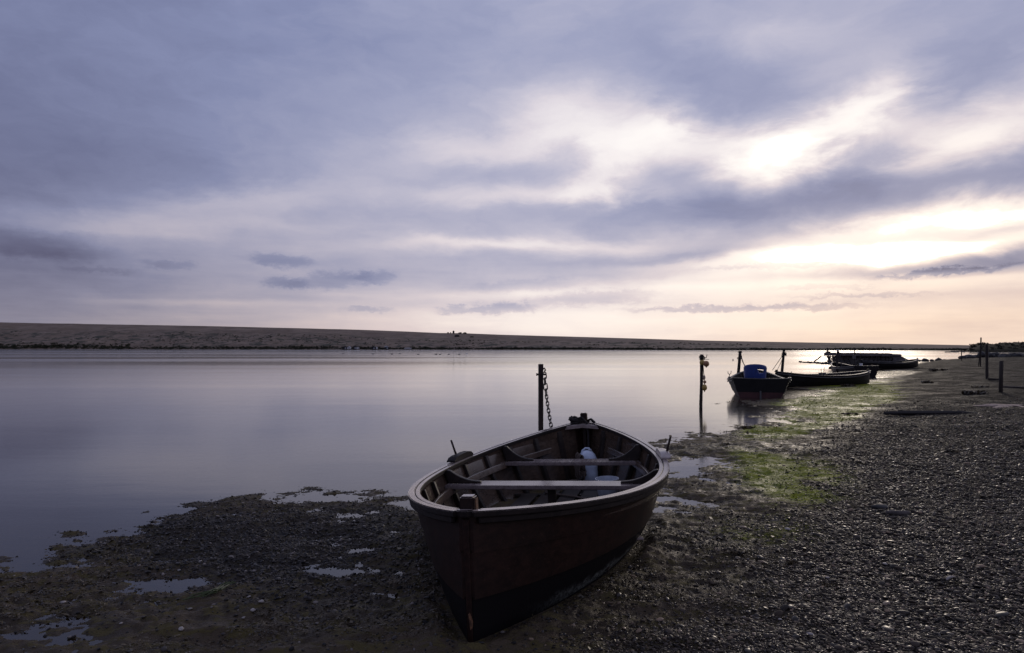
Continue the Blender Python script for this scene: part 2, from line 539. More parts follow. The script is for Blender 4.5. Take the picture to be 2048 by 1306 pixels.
M = {}
M['hull'] = wood('dark_brown_hull_paint', (0.014, 0.0055, 0.0035, 1), (0.032, 0.012, 0.007, 1), 0.46, 0.4, (0.085, 0.042, 0.028, 1), spec=0.34)
M['inner'] = wood('weathered_brown_planking', (0.060, 0.038, 0.026, 1), (0.105, 0.068, 0.047, 1), 0.20, 0.3, (0.02, 0.012, 0.01, 1), spec=0.75, bstr=0.07)
M['rail'] = wood('worn_gunwale_timber', (0.24, 0.185, 0.165, 1), (0.40, 0.325, 0.29, 1), 0.20, 0.5, (0.05, 0.03, 0.026, 1), spec=0.7, bstr=0.06)
M['thwart'] = wood('worn_thwart_timber', (0.17, 0.13, 0.12, 1), (0.26, 0.205, 0.19, 1), 0.20, 0.5, (0.05, 0.027, 0.024, 1), spec=0.7, bstr=0.05)
M['frame'] = wood('dark_frame_timber', (0.016, 0.010, 0.007, 1), (0.034, 0.021, 0.015, 1), 0.5, 0.15, (0.12, 0.08, 0.06, 1), spec=0.35)
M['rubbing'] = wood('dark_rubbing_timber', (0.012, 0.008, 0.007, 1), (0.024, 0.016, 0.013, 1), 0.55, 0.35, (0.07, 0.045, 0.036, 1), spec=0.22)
M['black_hull'] = wood('black_boat_paint', (0.007, 0.006, 0.006, 1), (0.012, 0.010, 0.010, 1), 0.5, 0.1, (0.04, 0.033, 0.028, 1), spec=0.18)
M['black_rail'] = wood('grey_boat_rail', (0.05, 0.047, 0.047, 1), (0.10, 0.095, 0.095, 1), 0.45, 0.2)
M['red_paint'] = wood('red_underwater_paint', (0.042, 0.010, 0.010, 1), (0.070, 0.018, 0.017, 1), 0.5, 0.1, spec=0.4)
M['pole'] = wood('weathered_post_timber', (0.022, 0.016, 0.013, 1), (0.045, 0.033, 0.026, 1), 0.7, 0.2, scale=(30, 30, 3), spec=0.3)

def boot_mat():
    # lowest strake: dark blue paint, chafed pale in a ragged strip along the bilge
    m, t, b = new_mat('chafed_blue_black_bottom_paint')
    co = obj_co(t)
    w = attr(t, 'strake')                       # 0 at the bilge, 1 at the upper seam
    n1 = t.noise(t.v('MULTIPLY', co, (9, 5, 9)), 1.0, 5, 0.65)
    n2 = t.noise(co, 55, 4, 0.7)
    edge = t.m('SUBTRACT', t.m('MULTIPLY_ADD', n1, 0.75, 0.0), w)
    k = t.m('MULTIPLY', t.rng(edge, -0.05, 0.22), t.rng(n2, 0.36, 0.62))
    along = attr(t, 'along')
    k = t.m('MULTIPLY', k, t.rng(along, 0.06, 0.22))
    c = t.mix(k, (0.0075, 0.006, 0.0065, 1), (0.19, 0.195, 0.17, 1))
    t.put(b.inputs['Base Color'], c); b.inputs['Roughness'].default_value = 0.55
    b.inputs['Specular IOR Level'].default_value = 0.14
    bump(t, b, n2, 0.4, 0.004)
    return m
M['boot'] = boot_mat()

def plain(name, c, rough=0.5, metallic=0.0, var=0.3, scale=30, spec=0.5, bstr=0.2):
    m, t, b = new_mat(name)
    co = obj_co(t)
    n = t.noise(co, scale, 4, 0.65)
    t.put(b.inputs['Base Color'], t.mix(t.rng(n, 0.3, 0.7), tuple(q * (1 - var) for q in c[:3]) + (1,), tuple(min(1, q * (1 + var)) for q in c[:3]) + (1,)))
    t.put(b.inputs['Roughness'], t.rng(n, 0.2, 0.8, max(0.05, rough - 0.1), min(1, rough + 0.1), False))
    b.inputs['Metallic'].default_value = metallic; b.inputs['Specular IOR Level'].default_value = spec
    bump(t, b, n, bstr, 0.004)
    return m
M['rust'] = plain('rusty_steel', (0.030, 0.017, 0.013), 0.75, 0.15, 0.5, 40)
M['chain'] = plain('rusty_chain_steel', (0.03, 0.02, 0.017), 0.6, 0.4, 0.4, 60)
M['orange_rust'] = plain('orange_rusted_band', (0.11, 0.048, 0.02), 0.8, 0.0, 0.6, 60)
M['blue_plastic'] = plain('blue_plastic', (0.020, 0.045, 0.20), 0.42, 0, 0.15, 14)
M['white_plastic'] = plain('clouded_white_plastic', (0.62, 0.68, 0.78), 0.38, 0, 0.12, 12, bstr=0.05)
M['grey_plastic'] = plain('pale_grey_plastic', (0.42, 0.44, 0.48), 0.4, 0, 0.15, 14, bstr=0.05)
M['rope'] = plain('old_brown_rope', (0.10, 0.075, 0.06), 0.9, 0, 0.5, 160, 0.2, 0.6)
M['dark_rope'] = plain('tarred_dark_rope', (0.022, 0.018, 0.017), 0.8, 0, 0.5, 120, 0.3, 0.6)
M['yellow_float'] = plain('faded_yellow_float', (0.42, 0.27, 0.07), 0.5, 0, 0.3, 30)
M['orange_float'] = plain('faded_orange_float', (0.30, 0.14, 0.06), 0.5, 0, 0.3, 30)
M['tan_float'] = plain('faded_tan_float', (0.33, 0.25, 0.18), 0.55, 0, 0.3, 30)
M['stone'] = plain('grey_quay_stone', (0.07, 0.062, 0.056), 0.85, 0, 0.45, 6, 0.3, 0.7)
M['slab'] = plain('stained_concrete', (0.10, 0.088, 0.082), 0.85, 0, 0.35, 4, 0.3, 0.5)
M['boulder'] = plain('dark_shore_boulder', (0.045, 0.042, 0.040), 0.8, 0, 0.5, 5, 0.35, 0.8)
M['driftwood'] = wood('bleached_driftwood', (0.05, 0.04, 0.035, 1), (0.11, 0.09, 0.08, 1), 0.8, 0.2, spec=0.3)
M['shell'] = plain('bleached_shell', (0.30, 0.26, 0.23), 0.55, 0, 0.35, 60)
M['bird'] = plain('dark_plumage', (0.03, 0.028, 0.028), 0.8)
M['swan'] = plain('white_plumage', (0.6, 0.58, 0.56), 0.8)
M['hut_wall'] = plain('dark_tarred_boards', (0.03, 0.027, 0.025), 0.8)
M['hut_roof'] = plain('pale_felt_roof', (0.33, 0.33, 0.35), 0.7)
M['white_paint'] = plain('white_paint', (0.75, 0.74, 0.72), 0.6)
M['faded_paint'] = plain('faded_grey_paint', (0.34, 0.32, 0.31), 0.7)
M['sand'] = plain('pale_dry_sand', (0.30, 0.22, 0.17), 0.9, 0, 0.4, 8)

def water_mat():
    m = bpy.data.materials.new('lagoon_water'); m.use_nodes = True
    t = NT(m.node_tree); m.node_tree.nodes.clear()
    co = obj_co(t)
    # bands of slightly ruffled and slick water, as long bands across the lagoon
    band = t.noise(t.v('MULTIPLY', co, (0.010, 0.085, 1)), 1.0, 4, 0.6, 0.5)
    n = t.m('ADD', t.noise(t.v('MULTIPLY', co, (0.9, 2.6, 1)), 1.0, 3, 0.5), t.m('MULTIPLY', t.noise(t.v('MULTIPLY', co, (0.07, 0.5, 1)), 1.0, 2, 0.5), 4.0))
    bp = t.n('ShaderNodeBump'); bp.inputs['Strength'].default_value = 0.07; bp.inputs['Distance'].default_value = 0.020
    t.put(bp.inputs['Height'], n)
    gl = t.n('ShaderNodeBsdfGlossy'); gl.inputs['Color'].default_value = (1, 1, 1, 1)
    t.put(gl.inputs['Roughness'], t.rng(band, 0.30, 0.75, 0.07, 0.14)); t.t.links.new(bp.outputs[0], gl.inputs['Normal'])
    tr = t.n('ShaderNodeBsdfTransparent'); tr.inputs['Color'].default_value = (0.80, 0.70, 0.54, 1)      # clear shallows, the silt shows through
    fr = t.n('ShaderNodeFresnel'); fr.inputs['IOR'].default_value = 1.42; t.t.links.new(bp.outputs[0], fr.inputs['Normal'])
    mx = t.n('ShaderNodeMixShader'); t.put(mx.inputs[0], fr.outputs[0]); t.t.links.new(tr.outputs[0], mx.inputs[1]); t.t.links.new(gl.outputs[0], mx.inputs[2])
    out = t.n('ShaderNodeOutputMaterial'); t.t.links.new(mx.outputs[0], out.inputs[0])
    return m
M['water'] = water_mat()

def ground_mat():
    m, t, b = new_mat('wet_weedy_foreshore')
    co = obj_co(t)
    sh = attr(t, 'shingle'); gr = attr(t, 'green'); dk = attr(t, 'darkstone')
    n1 = t.noise(co, 1.1, 5, 0.6); n2 = t.noise(t.v('MULTIPLY', co, (7, 13, 7)), 1.0, 5, 0.65, 0.6); n3 = t.noise(co, 60, 3, 0.6)
    mud = t.mix(t.rng(n1, 0.35, 0.65), (0.040, 0.029, 0.019, 1), (0.100, 0.072, 0.046, 1))
    olive = t.mix(t.rng(n2, 0.38, 0.62), (0.032, 0.024, 0.011, 1), (0.095, 0.074, 0.030, 1))
    mud = t.mix(t.rng(n2, 0.45, 0.60), mud, olive)
    mud = t.mix(t.m('MULTIPLY', dk, 0.7), mud, (0.020, 0.017, 0.015, 1))
    # individual pebbles of the shingle, coloured one by one
    vc = t.voro(co, 34, 'F1', 'Color'); vd = t.voro(co, 34, 'F1', 'Distance')
    pr = t.sep(vc)[0]
    peb = t.ramp(pr, [(0.0, (0.008, 0.006, 0.0045)), (0.45, (0.019, 0.014, 0.010)), (0.8, (0.033, 0.025, 0.018)), (0.93, (0.062, 0.048, 0.037)), (1.0, (0.20, 0.17, 0.14))])
    peb = t.mix(t.rng(vd, 0.30, 0.65), peb, (0.008, 0.007, 0.006, 1))
    n4 = t.noise(t.v('MULTIPLY', co, (3.5, 6.0, 4.0)), 1.0, 9, 0.78)
    peb = t.mix(t.rng(n4, 0.40, 0.66), t.mix(0.6, peb, (0.010, 0.009, 0.008, 1)), peb)
    n5 = t.noise(t.v('MULTIPLY', co, (0.5, 1.1, 1.0)), 1.0, 8, 0.72, 0.4)
    peb = t.mix(t.rng(n5, 0.44, 0.58), t.mix(0.75, peb, (0.010, 0.008, 0.0065, 1)), peb)
    silt = t.rng(t.sep(co)[2], -0.03, -0.10)
    mud = t.mix(silt, mud, t.mix(t.rng(n1, 0.3, 0.7), (0.055, 0.040, 0.024, 1), (0.085, 0.062, 0.037, 1)))
    c = t.mix(sh, mud, peb)
    g = t.mix(t.rng(n2, 0.3, 0.7), (0.105, 0.122, 0.010, 1), (0.27, 0.285, 0.018, 1))
    c = t.mix(t.m('MULTIPLY', t.rng(t.m('ADD', t.m('MULTIPLY_ADD', n2, 0.5, gr), t.m('MULTIPLY', n3, 0.25)), 0.50, 0.98), 0.92), c, g)
    t.put(b.inputs['Base Color'], c)
    wet = t.rng(t.m('ADD', t.m('MULTIPLY', n1, 0.5), t.m('MULTIPLY', n2, 0.5)), 0.38, 0.62, 0.34, 0.75)
    t.put(b.inputs['Roughness'], t.m('MULTIPLY_ADD', sh, 0.22, wet))
    t.put(b.inputs['Specular IOR Level'], t.m('MULTIPLY_ADD', sh, -0.04, 0.085))
    hgt = t.m('ADD', t.m('MULTIPLY', t.m('SUBTRACT', 1.0, vd), t.m('MULTIPLY_ADD', sh, 0.8, 0.15)), t.m('ADD', t.m('ADD', t.m('MULTIPLY', n4, 1.6), t.m('MULTIPLY', n5, 5.0)), t.m('ADD', t.m('MULTIPLY', n2, 0.9), t.m('MULTIPLY', n3, 0.35))))
    bump(t, b, hgt, 0.9, 0.022)
    return m
M['ground'] = ground_mat()

def pebble_mat(name, lo, hi, rough):
    m, t, b = new_mat(name)
    r = t.n('ShaderNodeObjectInfo').outputs['Random']
    c = t.ramp(r, [(0.0, lo), (0.55, tuple((a * 0.6 + q * 0.4) for a, q in zip(lo, hi))), (0.90, hi), (1.0, tuple(min(1, q * 4.5) for q in hi))])
    n = t.noise(obj_co(t), 3.0, 3, 0.6)
    t.put(b.inputs['Base Color'], t.mix(t.rng(n, 0.3, 0.7, 0.0, 0.4), c, (0.03, 0.025, 0.022, 1)))
    r2 = t.m('FRACT', t.m('MULTIPLY', r, 37.7))
    t.put(b.inputs['Roughness'], t.rng(r2, 0.0, 1.0, rough, 0.85, False))
    b.inputs['Specular IOR Level'].default_value = 0.22
    return m
M['pebble'] = pebble_mat('beach_pebbles', (0.011, 0.008, 0.0055), (0.070, 0.048, 0.031), 0.26)
M['dark_pebble'] = pebble_mat('wet_dark_stones', (0.010, 0.009, 0.009), (0.060, 0.050, 0.044), 0.25)

def weed_mat(name, a, c_, rough):
    m, t, b = new_mat(name)
    n = t.noise(obj_co(t), 2.2, 4, 0.6); k = attr(t, 'tint')
    c = t.mix(t.rng(t.m('MULTIPLY_ADD', k, 0.6, t.m('MULTIPLY', n, 0.4)), 0.25, 0.75), a, c_)
    t.put(b.inputs['Base Color'], c); b.inputs['Roughness'].default_value = rough
    b.inputs['Specular IOR Level'].default_value = 0.4
    return m
M['weed'] = weed_mat('brown_wrack', (0.024, 0.016, 0.008, 1), (0.095, 0.064, 0.026, 1), 0.5)
M['algae'] = weed_mat('bright_green_algae', (0.10, 0.118, 0.011, 1), (0.34, 0.355, 0.028, 1), 0.55)

M['strand'] = weed_mat('green_weed_strand', (0.045, 0.06, 0.010, 1), (0.09, 0.11, 0.016, 1), 0.5)

def bank_mat():
    m, t, b = new_mat('far_shingle_bank')
    co = obj_co(t); x, y, z = t.sep(co)
    n = t.noise(t.v('MULTIPLY', co, (0.05, 0.05, 0.35)), 1.0, 6, 0.65, 0.8)
    n2 = t.noise(t.v('MULTIPLY', co, (0.16, 0.16, 0.6)), 1.0, 5, 0.7, 0.4)
    base = t.mix(t.rng(n, 0.35, 0.65), (0.175, 0.128, 0.093, 1), (0.250, 0.186, 0.138, 1))
    hrel = attr(t, 'slope')
    scr = t.m('MULTIPLY', t.rng(t.m('MULTIPLY_ADD', n2, 1.0, t.m('MULTIPLY', n, 0.35)), 0.64, 0.78), t.rng(hrel, 0.86, 0.5))
    c = t.mix(t.m('MULTIPLY', scr, 0.9), base, (0.055, 0.055, 0.040, 1))
    t.put(b.inputs['Base Color'], c); b.inputs['Roughness'].default_value = 0.95
    b.inputs['Specular IOR Level'].default_value = 0.1
    return m
M['bank'] = bank_mat()
M['dark_scrub'] = weed_mat('headland_scrub', (0.008, 0.008, 0.004, 1), (0.026, 0.022, 0.010, 1), 0.95)
M['scrub'] = weed_mat('shore_scrub', (0.020, 0.022, 0.010, 1), (0.055, 0.052, 0.024, 1), 0.9)

def headland_mat():
    m, t, b = new_mat('headland_turf')
    co = obj_co(t)
    n = t.noise(t.v('MULTIPLY', co, (0.25, 0.25, 0.8)), 1.0, 6, 0.65, 0.5)
    c = t.ramp(n, [(0.3, (0.010, 0.009, 0.005)), (0.5, (0.020, 0.017, 0.008)), (0.62, (0.028, 0.022, 0.012)), (0.74, (0.06, 0.046, 0.034))])
    t.put(b.inputs['Base Color'], c); b.inputs['Roughness'].default_value = 0.95
    b.inputs['Specular IOR Level'].default_value = 0.1
    return m
M['headland'] = headland_mat()

# ------------------------------------------------------------------ the ground: one sheet, finely divided near the shore
def set_attr(me, name, arr):
    a = me.attributes.new(name, 'FLOAT', 'POINT')
    a.data.foreach_set('value', np.ascontiguousarray(arr, np.float32))

def grid_mesh(name, X, Y, Z, mat, wrap=False, smooth=True):
    nr, na = X.shape
    me = bpy.data.meshes.new(name)
    idx = np.arange(nr * na).reshape(nr, na)
    if wrap:
        nx = np.roll(idx, -1, 1)
        q = np.stack([idx[:-1], nx[:-1], nx[1:], idx[1:]], -1).reshape(-1, 4)
    else:
        q = np.stack([idx[:-1, :-1], idx[:-1, 1:], idx[1:, 1:], idx[1:, :-1]], -1).reshape(-1, 4)
    me.vertices.add(nr * na)
    me.vertices.foreach_set('co', np.stack([X, Y, Z], -1).reshape(-1).astype(np.float32))
    me.loops.add(q.size); me.loops.foreach_set('vertex_index', q.reshape(-1).astype(np.int32))
    me.polygons.add(len(q)); me.polygons.foreach_set('loop_start', np.arange(0, q.size, 4, dtype=np.int32))
    me.polygons.foreach_set('loop_total', np.full(len(q), 4, np.int32))
    me.polygons.foreach_set('use_smooth', np.full(len(q), smooth))
    me.update(calc_edges=True)
    me.materials.append(mat)
    o = bpy.data.objects.new(name, me); COL.objects.link(o)
    return o

rad = np.concatenate([[0.05, 0.5, 1.0, 1.5, 1.9], np.exp(np.linspace(math.log(2.2), math.log(16), 430)), np.exp(np.linspace(math.log(16.15), math.log(110), 190)), [125, 150, 200, 300, 500, 900, 2000, 5000]])
ang = np.concatenate([np.linspace(-46, 46, 700), np.linspace(47, 312, 70)])
AA, RR = np.meshgrid(np.radians(ang), rad)
gx, gy = RR * np.sin(AA), RR * np.cos(AA)
gh, gsd, gsh, gwd, ggr, gdk = terrain(gx, gy)
ground = grid_mesh('ground', gx, gy, gh, M['ground'], wrap=True)
for k, a in (('shingle', gsh), ('green', ggr), ('darkstone', gdk)):
    set_attr(ground.data, k, a.reshape(-1))
tag(ground, 'dark shingle beach and weedy wet mud along the lagoon edge', 'beach', kind='structure')
gz = ground.data.polygons
# face up
if gz[len(gz) // 3].normal.z < 0:
    ground.data.flip_normals()

mb = MB()
NW = 72
mb.rings([[(r * math.sin(2 * math.pi * j / NW), r * math.cos(2 * math.pi * j / NW), 0) for j in range(NW)] for r in (0.5, 8, 60, 400, 5000)], True, False)
water = mb.build('water', M['water'])
if water.data.polygons[0].normal.z < 0: water.data.flip_normals()
tag(water, 'still grey lagoon reflecting the evening sky', 'water', kind='structure')

# ------------------------------------------------------------------ the far shingle bank
RIDGE = [(-3000, 626), (-1200, 634), (0, 645), (400, 652), (700, 659), (820, 663.5), (880, 666), (930, 666.5), (1000, 669.5), (1200, 675), (1400, 681), (1560, 684), (1700, 686.5), (1850, 688.8), (1940, 690.6), (2150, 692), (3200, 692.3)]
BASE = [(-3000, 699.5), (0, 698.7), (600, 699.2), (1000, 699.6), (1500, 700.3), (1940, 700.8), (3200, 701)]
def bank_line(px):
    return np.interp(px, *zip(*RIDGE)), np.interp(px, *zip(*BASE))
bpx = np.concatenate([np.linspace(-2600, -60, 60), np.linspace(-50, 2100, 700), np.linspace(2110, 3000, 30)])
prof = np.concatenate([np.linspace(-0.12, 1.0, 34), [1.25, 1.6, 2.2]])
BX, BT = np.meshgrid(bpx, prof)
def bank_point(px, t):
    ry, by = bank_line(px)
    d0 = F * EYE / (by - HZ); d1 = d0 + 75
    zr = EYE + (HZ - ry) * d1 / F
    d = d0 + (d1 - d0) * t
    x = (px - CX) / F * d
    tt = np.clip(t, 0, 1)
    z = np.where(t < 0, t * 6, zr * (0.10 * np.minimum(tt / 0.12, 1) + 0.90 * (tt ** 1.15)))
    z = np.where(t > 1, zr * (1 - ((t - 1) / 1.2) ** 1.5), z)
    env = np.clip(tt * 6, 0, 1) * np.clip((1.02 - tt) * 4, 0.04, 1)
    z = z + env * (zr * 0.10) * fbm(x * 0.045, t * 3.2, 81, 4) + env * zr * 0.035 * fbm(x * 0.2, t * 9, 82, 3) + np.where(t > 0, 0.05, 0)
    return x, d, z
bx_, by_, bz_ = bank_point(BX, BT)
bank = grid_mesh('shingle_bank', bx_, by_, bz_, M['bank'])
set_attr(bank.data, 'slope', np.clip(BT, 0, 1).reshape(-1))
tag(bank, 'long pale shingle bank along the far side of the lagoon', 'bank', kind='structure')

def leaf_mass(name, centres, sizes, mat, per=26, flat_=0.6):
    """clumps of many small leafy faces"""
    n = len(centres)
    C = np.repeat(np.asarray(centres, float), per, 0); S = np.repeat(np.asarray(sizes, float), per)
    m = len(C)
    d = rng.normal(size=(m, 3)); d /= np.linalg.norm(d, axis=1)[:, None]
    d *= (rng.random(m) ** 0.4)[:, None]
    P = C + d * (S[:, None] * np.array([1.0, 1.0, flat_]))
    a = rng.normal(size=(m, 3)); a /= np.linalg.norm(a, axis=1)[:, None]
    b = np.cross(a, rng.normal(size=(m, 3))); b /= np.linalg.norm(b, axis=1)[:, None]
    s = (S * rng.uniform(0.22, 0.45, m))[:, None]
    V = np.stack([P - a * s, P + b * s * 0.6, P + a * s, P - b * s * 0.6], 1).reshape(-1, 3)
    q = np.arange(m * 4).reshape(-1, 4)
    me = bpy.data.meshes.new(name)
    me.vertices.add(len(V)); me.vertices.foreach_set('co', V.reshape(-1).astype(np.float32))
    me.loops.add(q.size); me.loops.foreach_set('vertex_index', q.reshape(-1).astype(np.int32))
    me.polygons.add(m); me.polygons.foreach_set('loop_start', np.arange(0, q.size, 4, dtype=np.int32)); me.polygons.foreach_set('loop_total', np.full(m, 4, np.int32))
    me.update(calc_edges=True); me.materials.append(mat)
    set_attr(me, 'tint', np.repeat(np.repeat(rng.random(n), per) * 0.6 + rng.random(m) * 0.4, 4))
    o = bpy.data.objects.new(name, me); COL.objects.link(o)
    return o

cs, ss = [], []
for i in range(3000):
    px = rng.uniform(-300, 1990)
    thick = 1.25 if px < 260 else (0.7 if px < 1200 else 0.45)
    t = abs(rng.normal(0.0, 0.035)) * thick + 0.012
    x, d, z = bank_point(np.array([px]), np.array([t]))
    s = rng.uniform(0.55, 1.15) * (1.0 if px < 260 else 0.72) * (1 + 0.5 * vnoise(np.array([px / 40.0]), np.array([0.0]), 3)[0])
    cs.append((x[0], d[0], max(z[0], 0.15) + s * 0.35)); ss.append(s)
scrub = leaf_mass('shore_scrub', cs, ss, M['scrub'], 20)
tag(scrub, 'dark low scrub along the foot of the far shingle bank', 'scrub', kind='stuff')
cs, ss = [], []
for i in range(1500):                                       # scattered tussocks higher on the bank
    px = rng.uniform(-200, 1500); t = rng.uniform(0.10, 0.62)
    if fbm(np.array([px / 120.0]), np.array([t * 9.0]), 91, 3)[0] < 0.03: continue
    x, d, z = bank_point(np.array([px]), np.array([t]))
    s = rng.uniform(0.25, 0.75)
    cs.append((x[0], d[0], z[0] + s * 0.2)); ss.append(s)
tus = leaf_mass('bank_tussocks', cs, ss, M['scrub'], 14, 0.45)
tag(tus, 'dark tussocks dotted over the slope of the far shingle bank', 'vegetation', kind='stuff')

# ------------------------------------------------------------------ headland on the right
HTOP = [(1885, 703.4), (1915, 702), (1935, 699.5), (1944, 692), (1962, 687), (1985, 688.4), (2005, 685.5), (2048, 685.6), (2200, 683), (2500, 676), (3200, 668)]
hpx = np.linspace(1880, 3200, 260); hp = np.linspace(0, 1.6, 26)
HX, HT = np.meshgrid(hpx, hp)
hd0 = F * EYE / (703.9 - HZ) * np.interp(HX, [1880, 1935, 2100, 3200], [1.0, 1.0, 0.93, 0.8])
hd = hd0 + 34 * HT
htop = EYE + (HZ - np.interp(HX, *zip(*HTOP))) * (hd0 + 26) / F
hz = htop * np.where(HT < 0.75, np.sin(np.clip(HT / 0.75, 0, 1) * math.pi / 2) ** 0.8, 1 - ((HT - 0.75) / 0.85) ** 2 * 1.1)
hx = (HX - CX) / F * hd
hz = hz + np.clip(HT * 3, 0, 1) * htop * 0.16 * fbm(hx * 0.25, hd * 0.25, 95, 4) - np.where(HT < 0.03, 0.4, 0)
head = grid_mesh('headland', hx, hd, hz, M['headland'])
tag(head, 'low dark turf headland running in from the right', 'headland', kind='structure')

cs, ss = [], []
for i in range(900):
    k = int(rng.integers(2, 17)); j = int(rng.integers(10, 200)); s = rng.uniform(0.25, 0.75)
    cs.append((hx[k, j] + rng.normal(0, .5), hd[k, j], hz[k, j] + s * 0.1)); ss.append(s)
hs = leaf_mass('headland_scrub', cs, ss, M['dark_scrub'], 22, 0.55)
tag(hs, 'dark scrub covering the low headland on the right', 'scrub', kind='stuff')

def rock_mesh(bm_mb, c, size, seed, n=2, rot=0.0):
    bm = bmesh.new(); bmesh.ops.create_icosphere(bm, subdivisions=n, radius=1.0)
    rs = np.random.default_rng(seed); ph = rs.uniform(0, 50, 3)
    V = []
    for v in bm.verts:
        p = v.co
        k = 1 + 0.55 * fbm(np.array([p.x * 1.1 + ph[0] + p.z]), np.array([p.y * 1.1 + ph[1] - p.z * 0.6]), seed % 97, 3)[0]
        q = Vector((p.x * k * size[0], p.y * k * size[1], p.z * k * size[2]))
        q = Matrix.Rotation(rot, 3, 'Z') @ q
        V.append(q + Vector(c))
    bm_mb.add(V, [tuple(v.index for v in f.verts) for f in bm.faces]); bm.free()

# ------------------------------------------------------------------ wooden boats
class Hull:
    """lines of an open boat: t runs along the length, lat to starboard, z up; bow posts at both ends unless tr (transom ratio) is given"""
    def __init__(s, L, B, cB, zn, zm, zf, pe=2.03, q=0.883, cq=0.80, tr=None, tm=0.42, rise=0.0, z0=0.0):
        s.L, s.B, s.cB, s.zn, s.zm, s.zf, s.pe, s.q, s.cq, s.tr, s.tm, s.rise, s.z0 = L, B, cB, zn, zm, zf, pe, q, cq, tr, tm, rise, z0
    def _s(s, t):
        if s.tr is None: return abs(2 * t - 1)
        return (t - s.tm) / (1 - s.tm) if t > s.tm else 0.0
    def bg(s, t):
        if s.tr is not None and t < s.tm: return s.B * (1 - (1 - s.tr) * ((s.tm - t) / s.tm) ** 2)
        return s.B * max(0.0, 1 - s._s(t) ** s.pe) ** s.q
    def cb(s, t):
        if s.tr is not None and t < s.tm: return s.cB * (1 - (1 - s.tr) * 1.1 * ((s.tm - t) / s.tm) ** 2)
        return s.cB * max(0.0, 1 - s._s(t) ** s.pe) ** s.cq
    def zg(s, t):
        u = 2 * t - 1
        return s.zm + ((s.zn - s.zm) if u < 0 else (s.zf - s.zm)) * u * u
    def zc(s, t):
        u = abs(2 * t - 1)
        return s.z0 + 0.015 + s.rise * (u ** 3 if (s.tr is None or t > .5) else 0.3 * u ** 3)
    def side(s, t, w, sgn=1, off=0.0):
        """point on the side at height fraction w; off = offset inward"""
        b, c, z0, z1 = s.bg(t), s.cb(t), s.zc(t), s.zg(t)
        e = abs(2 * t - 1) ** 2 if s.tr is None else (max(0.0, 2 * t - 1) ** 2)
        full = 0.25 * w + 0.75 * w ** 0.6                      # rounded bilge amidships, straighter flare at the ends
        lat = c + (b - c) * (full * (1 - e) + (0.15 * w ** 0.7 + 0.85 * w) * e)
        return Vector((sgn * max(lat - off, 0.0), s.L * t, z0 + (z1 - z0) * w))
    def at_z(s, t, z):
        w = (z - s.zc(t)) / (s.zg(t) - s.zc(t))
        return s.side(t, min(max(w, 0.0), 1.0))

def plank_strip(H, t0, t1, w0, w1, sgn, thick, lap, nt, nw):
    """a strake: curved board with real thickness; its lower edge stands proud over the one below"""
    m = MB(); W_ = [w0 + (w1 - w0) * j / nw for j in range(nw + 1)]
    rings_ = []
    for i in range(nt + 1):
        t = t0 + (t1 - t0) * i / nt
        out = [H.side(t, w, sgn, -lap * (1 - j / nw)) for j, w in enumerate(W_)]
        inn = [H.side(t, w, sgn, thick - lap * 0.3 * (1 - j / nw)) for j, w in enumerate(W_)]
        rings_.append(out + inn[::-1])
    m.rings(rings_, True, True)
    return m, nt, nw

def rail_strip(H, t0, t1, nt, sgn, o_out, o_in, dz0, dz1):
    m = MB(); R_ = []
    for i in range(nt + 1):
        t = t0 + (t1 - t0) * i / nt
        p = H.side(t, 1.0, sgn)
        # widen square to the plan curve
        e = 0.002
        a = H.side(max(t - e, 0), 1, sgn); b = H.side(min(t + e, 1), 1, sgn)
        d = (b - a); d.z = 0; d.normalize(); nrm = Vector((d.y, -d.x, 0)) * sgn
        if nrm.x * sgn < 0: nrm = -nrm
        def pt(o, z):
            q = p + nrm * o + Vector((0, 0, z))
            if q.x * sgn < 0.002: q.x = 0.002 * sgn
            return q
        R_.append([pt(o_out, dz0), pt(o_out, dz1), pt(o_in, dz1), pt(o_in, dz0)])
    m.rings(R_, True, True)
    return m

def strake_attrs(o, nt, nw):
    """store where on the strake each vertex lies, for paint wear"""
    pass

# ------------------------------------------------------------------ the brown boat aground in front
BH = Hull(BL, 1.0, BCB, 0.700, 0.505, 0.675, BPE, 0.883, BCQ, z0=-0.014)
boat = empty('rowing_boat', (BX0, BY0, 0.0), (0, -HEEL, -YAW))
tag(boat, 'dark brown wooden rowing boat with two thwarts grounded at the water edge in front', 'boat')
boat_M = Matrix.Translation(boat.location) @ boat.rotation_euler.to_matrix().to_4x4()

SEAMS = [0.0, 0.355, 0.715, 1.0]
for sgn in (-1, 1):
    for k in range(3):
        m, nt, nw = plank_strip(BH, 0.006, 0.994, SEAMS[k] - (0.0 if k == 0 else 0.02), SEAMS[k + 1], sgn, 0.018, 0.010 if k else 0.0, 56, 5)
        V = list(m.v)
        o = m.build('plank', M['boot'] if k == 0 else M['hull'], boat, auto=0.6)
        o.data.materials.append(M['inner'])
        co = np.array([v.co for v in o.data.vertices])
        # inner faces carry the unpainted weathered timber
        for p in o.data.polygons:
            c = p.center
            t = c.y / BH.L
            lat = BH.at_z(t, c.z).x
            if 0.03 < t < 0.97 and abs(c.x) < lat - 0.008 and p.normal.x * sgn < 0.2: p.material_index = 1
        if k == 0:
            zc = np.array([BH.zc(y / BH.L) for y in co[:, 1]]); zg = np.array([BH.zg(y / BH.L) for y in co[:, 1]])
            set_attr(o.data, 'strake', np.clip((co[:, 2] - zc) / (zg - zc) / 0.355, 0, 1))
            set_attr(o.data, 'along', co[:, 1] / BH.L)
            o['label'] = 'bottom strake in chafed blue black paint'
